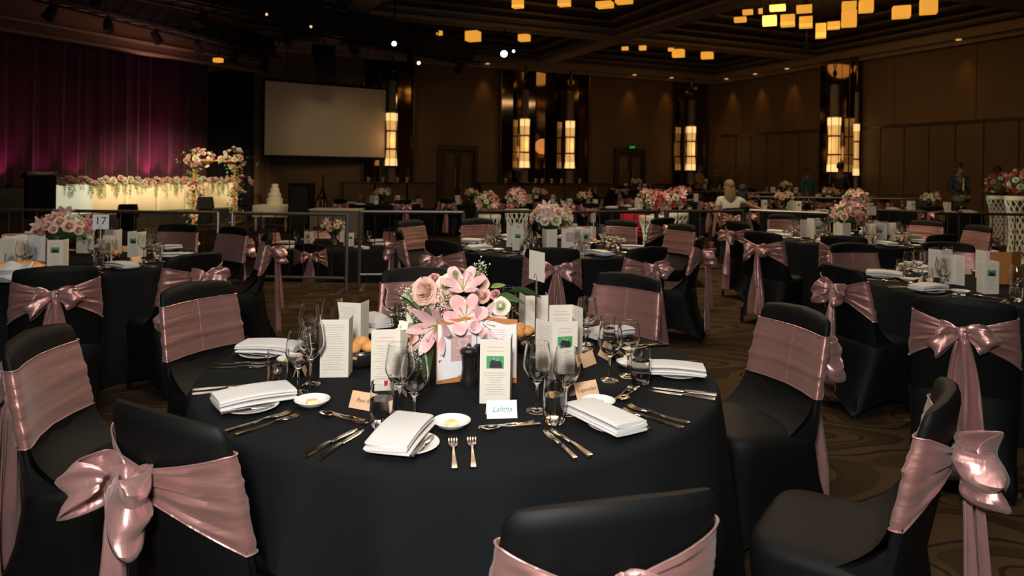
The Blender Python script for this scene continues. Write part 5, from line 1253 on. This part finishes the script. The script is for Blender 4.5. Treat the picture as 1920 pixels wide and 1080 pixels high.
# ------------------------------------------------------------------ people
def skin_body(name, J, E_, m, par, sub=2):
    """J: list of (co, radius); E_: edges"""
    me = bpy.data.meshes.new(name); me.from_pydata([j[0] for j in J], E_, []); me.materials.append(m)
    o = bpy.data.objects.new(name, me); COL.objects.link(o); o.parent = par
    sk = o.modifiers.new('skin', 'SKIN'); sk.use_smooth_shade = True
    for i, v in enumerate(me.skin_vertices[0].data):
        rr = J[i][1]; v.radius = rr if isinstance(rr, tuple) else (rr, rr); v.use_root = (i == 0)
    sb_ = o.modifiers.new('sub', 'SUBSURF'); sb_.levels = sb_.render_levels = sub
    return o
def person(lab, x, y, z0, rz, top, legs, skin, hair, H=1.72, seated=False, arms='down', long_hair=False, tie=False, torso_only=False):
    r = empty('person', (x, y, z0), rz); tag(r, lab, 'person'); s = H / 1.72; hz = (.46 + .0 if seated else .92 * s)
    d = hz - .92 * s if seated else 0
    def P(a, b_, c): return (a * s, b_ * s, c * s + d)
    sh = 1.42
    AR_ = {'down': ((.23, 0, 1.17), (.24, -.05, .92), (.24, -.08, .82)), 'front': ((.24, -.02, 1.16), (.10, -.20, 1.02), (.02, -.24, 1.0)), 'out': ((.40, -.05, 1.30), (.66, -.12, 1.22), (.76, -.14, 1.20)), 'hold': ((.24, -.05, 1.18), (.18, -.24, 1.12), (.12, -.30, 1.12))}
    armL = AR_['down' if arms == 'out' else arms]; armR = AR_[arms]
    J = [(P(0, 0, .95), (.15, .11)), (P(0, 0, 1.12), (.13, .095)), (P(0, 0, 1.32), (.16, .10)), (P(0, 0, 1.44), (.075, .06)), (P(0, -.01, 1.52), (.05, .05)), (P(0, -.015, 1.58), (.07, .085)), (P(0, -.015, 1.66), (.075, .09)), (P(0, 0, 1.71), (.05, .06))]
    E_ = [(i, i + 1) for i in range(7)]; q = 8
    for sx, arm in ((-1, armR), (1, armL)):
        b0 = len(J); J += [(P(sx * .17, 0, sh - .02), .055), (P(sx * arm[0][0], arm[0][1], arm[0][2]), .04), (P(sx * arm[1][0], arm[1][1], arm[1][2]), .028), (P(sx * arm[2][0], arm[2][1], arm[2][2]), .03)]
        E_ += [(2, b0), (b0, b0 + 1), (b0 + 1, b0 + 2), (b0 + 2, b0 + 3)]
        for f in range(4):
            hnd = Vector(P(sx * arm[2][0], arm[2][1], arm[2][2])); dr = (Vector(P(sx * arm[2][0], arm[2][1], arm[2][2])) - Vector(P(sx * arm[1][0], arm[1][1], arm[1][2]))).normalized(); off = Vector((0, (f - 1.5) * .018, 0)) if abs(dr.y) < .8 else Vector(((f - 1.5) * .018, 0, 0))
            n0 = len(J); J += [(tuple(hnd + dr * .05 + off), .009), (tuple(hnd + dr * (.085 - .006 * abs(f - 1.5)) + off), .007)]; E_ += [(b0 + 3, n0), (n0, n0 + 1)]
    fy = -1
    for sx in (-1, 1):
        b0 = len(J)
        if seated: J += [(P(sx * .09, 0, .90), .085), (P(sx * .11, -.42, .90), .06), (P(sx * .11, -.44, .55), .048), (P(sx * .11, -.46, .48), .035)]
        else: J += [(P(sx * .09, 0, .86), .085), (P(sx * .10, -.01, .50), .058), (P(sx * .10, .01, .10), .036), (P(sx * .10, -.12, .035), .035)]
        E_ += [(0, b0), (b0, b0 + 1), (b0 + 1, b0 + 2), (b0 + 2, b0 + 3)]
    skin_body('body', J, E_, skin, r)
    # clothing shells
    def arm_shell(n_):
        Jt = [(P(0, 0, .93), (.17, .125)), (P(0, 0, 1.12), (.145, .11)), (P(0, 0, 1.32), (.175, .115)), (P(0, 0, 1.43), (.08, .07))]; Et = [(0, 1), (1, 2), (2, 3)]
        for sx, arm in ((-1, armR), (1, armL)):
            b0 = len(Jt); Jt += [(P(sx * .175, 0, sh - .02), .068)]; Et += [(2, b0)]
            for i in range(n_): Jt.append((P(sx * arm[i][0], arm[i][1], arm[i][2]), .052 - .012 * i)); Et.append((b0 + i, b0 + i + 1))
        return Jt, Et
    Jt, Et = arm_shell(0 if arms == 'out' else 2)
    if arms == 'out':
        for sx, arm, b0 in ((-1, armR, 4), (1, armL, 5)): Et.append((b0, len(Jt))); Jt.append((P(sx * (.17 * .4 + arm[0][0] * .6), arm[0][1] * .6, (sh - .02) * .4 + arm[0][2] * .6), .058))
    skin_body('shirt' if arms == 'out' else 'jacket', Jt, Et, top, r)
    Jl = [(P(0, 0, .95), (.165, .12))]; El = []
    for sx in (-1, 1):
        b0 = len(Jl)
        if seated: Jl += [(P(sx * .09, 0, .90), .10), (P(sx * .11, -.42, .90), .075), (P(sx * .11, -.44, .60), .06)]
        else: Jl += [(P(sx * .09, 0, .86), .10), (P(sx * .10, -.01, .50), .075), (P(sx * .10, .01, .09), .055)]
        El += [(0, b0), (b0, b0 + 1), (b0 + 1, b0 + 2)]
    skin_body('trousers', Jl, El, legs, r)
    # face and hair
    hc = Vector(P(0, -.015, 1.63)); mb = MB()
    mb.ball(hc + Vector((0, .018, .03)) * s, (.088 * s, .10 * s, .098 * s), 12, 8)
    if long_hair: mb.ball(hc + Vector((0, .055, -.13)) * s, (.105 * s, .06 * s, .22 * s), 10, 8)
    mb.build('hair', hair, r)
    mb = MB()
    for sx in (-1, 1): mb.ball(hc + Vector((sx * .03, -.086, -.012)) * s, (.012, .006, .007), 8, 5)
    mb.build('eyes', M_HAIRD, r)
    mb = MB(); mb.ball(hc + Vector((0, -.098, -.035)) * s, (.011, .014, .02), 8, 5); mb.build('nose', skin, r)
    MB().ball(hc + Vector((0, -.086, -.068)) * s, (.022, .006, .006), 8, 4).build('mouth', M_ROSEK, r)
    mb = MB(); 
    for sx in (-1, 1): mb.ball(hc + Vector((sx * .085, .01, -.02)) * s, (.012, .02, .03), 8, 5)
    mb.build('ears', skin, r)
    if tie: MB().box(P(.02, -.118, 1.26), (.035, .012, .30), taper=.5).build('tie', M_TIE, r, smooth=False)
    return r
x = lambda px, Y: (px - 960) / F * Y
person('person in dark suit and yellow tie standing before the right wall', x(1797, 16), 16.0, 0, .15, M_SUIT, M_SUIT, M_SKIND, M_HAIRD, 1.78, arms='front', tie=True)
person('person in dark red top standing behind the far right pedestal', x(1870, 17), 17.0, 0, .3, mat('maroon_top', (.035, .01, .012), .8), M_SUIT, M_SKIND, M_HAIRD, 1.72, arms='down')
person('person in black standing before the right pilaster lamp', x(1575, 19.5), 19.5, 0, 2.4, M_SUIT, M_SUIT, M_SKIND, M_HAIRD, 1.80)
person('person in dark teal standing left of the pilaster', x(1516, 19.0), 19.0, 0, .4, M_TEAL, M_TEAL, M_SKIND, M_HAIRD, 1.66)
person('person in tan shirt at the rear below the corner lamp', x(1311, 22.4), 22.4, .12, .8, M_TAN, M_SUIT, M_SKIND, M_HAIRD, 1.58, arms='hold')
person('person in dark clothes beside the one in tan', x(1341, 22.8), 22.8, .12, -.3, M_SUIT, M_SUIT, M_SKIND, M_HAIRD, 1.5)
person('seated person in white shirt with long fair hair and outstretched arm', x(1345, 12.6), 11.9, .12, pi + .15, M_WHITEC, M_SUIT, M_SKIN, M_HAIRB, 1.66, seated=True, arms='out', long_hair=True)
person('seated person with long black hair next to the one in white', x(1392, 12.4), 12.4, .05, pi - .2, mat('rust_top', (.12, .05, .025), .8), M_SUIT, M_SKIN, M_HAIRD, 1.64, seated=True, long_hair=True)
for px, Y, rz, lb in ((1345, 11.9, pi, 'under the seated person in white'), (1392, 12.4, pi, 'under the seated person with black hair')):
    c = inst(PC[0], loc=(x(px, 12.6 if px < 1350 else 12.4), Y - .34, 0), rz=0); c.name = 'banquet_chair'; tag(c, 'black covered chair ' + lb, 'chair')

# ------------------------------------------------------------------ tidy up: unused prototypes out, labels on
def nuke(o):
    for k in kids(o): nuke(k)
    bpy.data.objects.remove(o)
tagged = {q[0].name for q in REG}
bpy.context.view_layer.update()
roots = [o for o in bpy.data.objects if o.parent is None and o.type in ('MESH', 'EMPTY', 'CURVE')]
for o in roots:
    if o.name not in tagged and o.get('kind') not in ('structure', 'stuff'): nuke(o)
ORD = ['first', 'second', 'third', 'fourth', 'fifth', 'sixth', 'seventh', 'eighth', 'ninth', 'tenth', 'eleventh', 'twelfth', 'thirteenth', 'fourteenth', 'fifteenth', 'sixteenth', 'seventeenth', 'eighteenth', 'nineteenth', 'twentieth']
def ordw(i):
    if i < 20: return ORD[i]
    t, u = divmod(i + 1, 10); T = {2: 'twent', 3: 'thirt', 4: 'fort'}[t]
    return T + 'ieth' if u == 0 else T + 'y-' + ORD[u - 1]
buck = {}
for o, kind, place, exact in REG: buck.setdefault((kind, place), []).append(o)
for (kind, place), os_ in buck.items():
    if len(os_) == 1: os_[0]['label'] = (kind + ' ' + place).strip(); continue
    os_.sort(key=lambda o: PX(o.matrix_world.translation)[0])
    for i, o in enumerate(os_):
        w = 'leftmost' if i == 0 else 'rightmost' if i == len(os_) - 1 else ordw(i) + ' from the left'
        o['label'] = (kind + ' ' + place).strip() + ', ' + w

for q in REG:
    if len(q[0]['label'].split()) > 16: print('LONG', q[0]['label'])
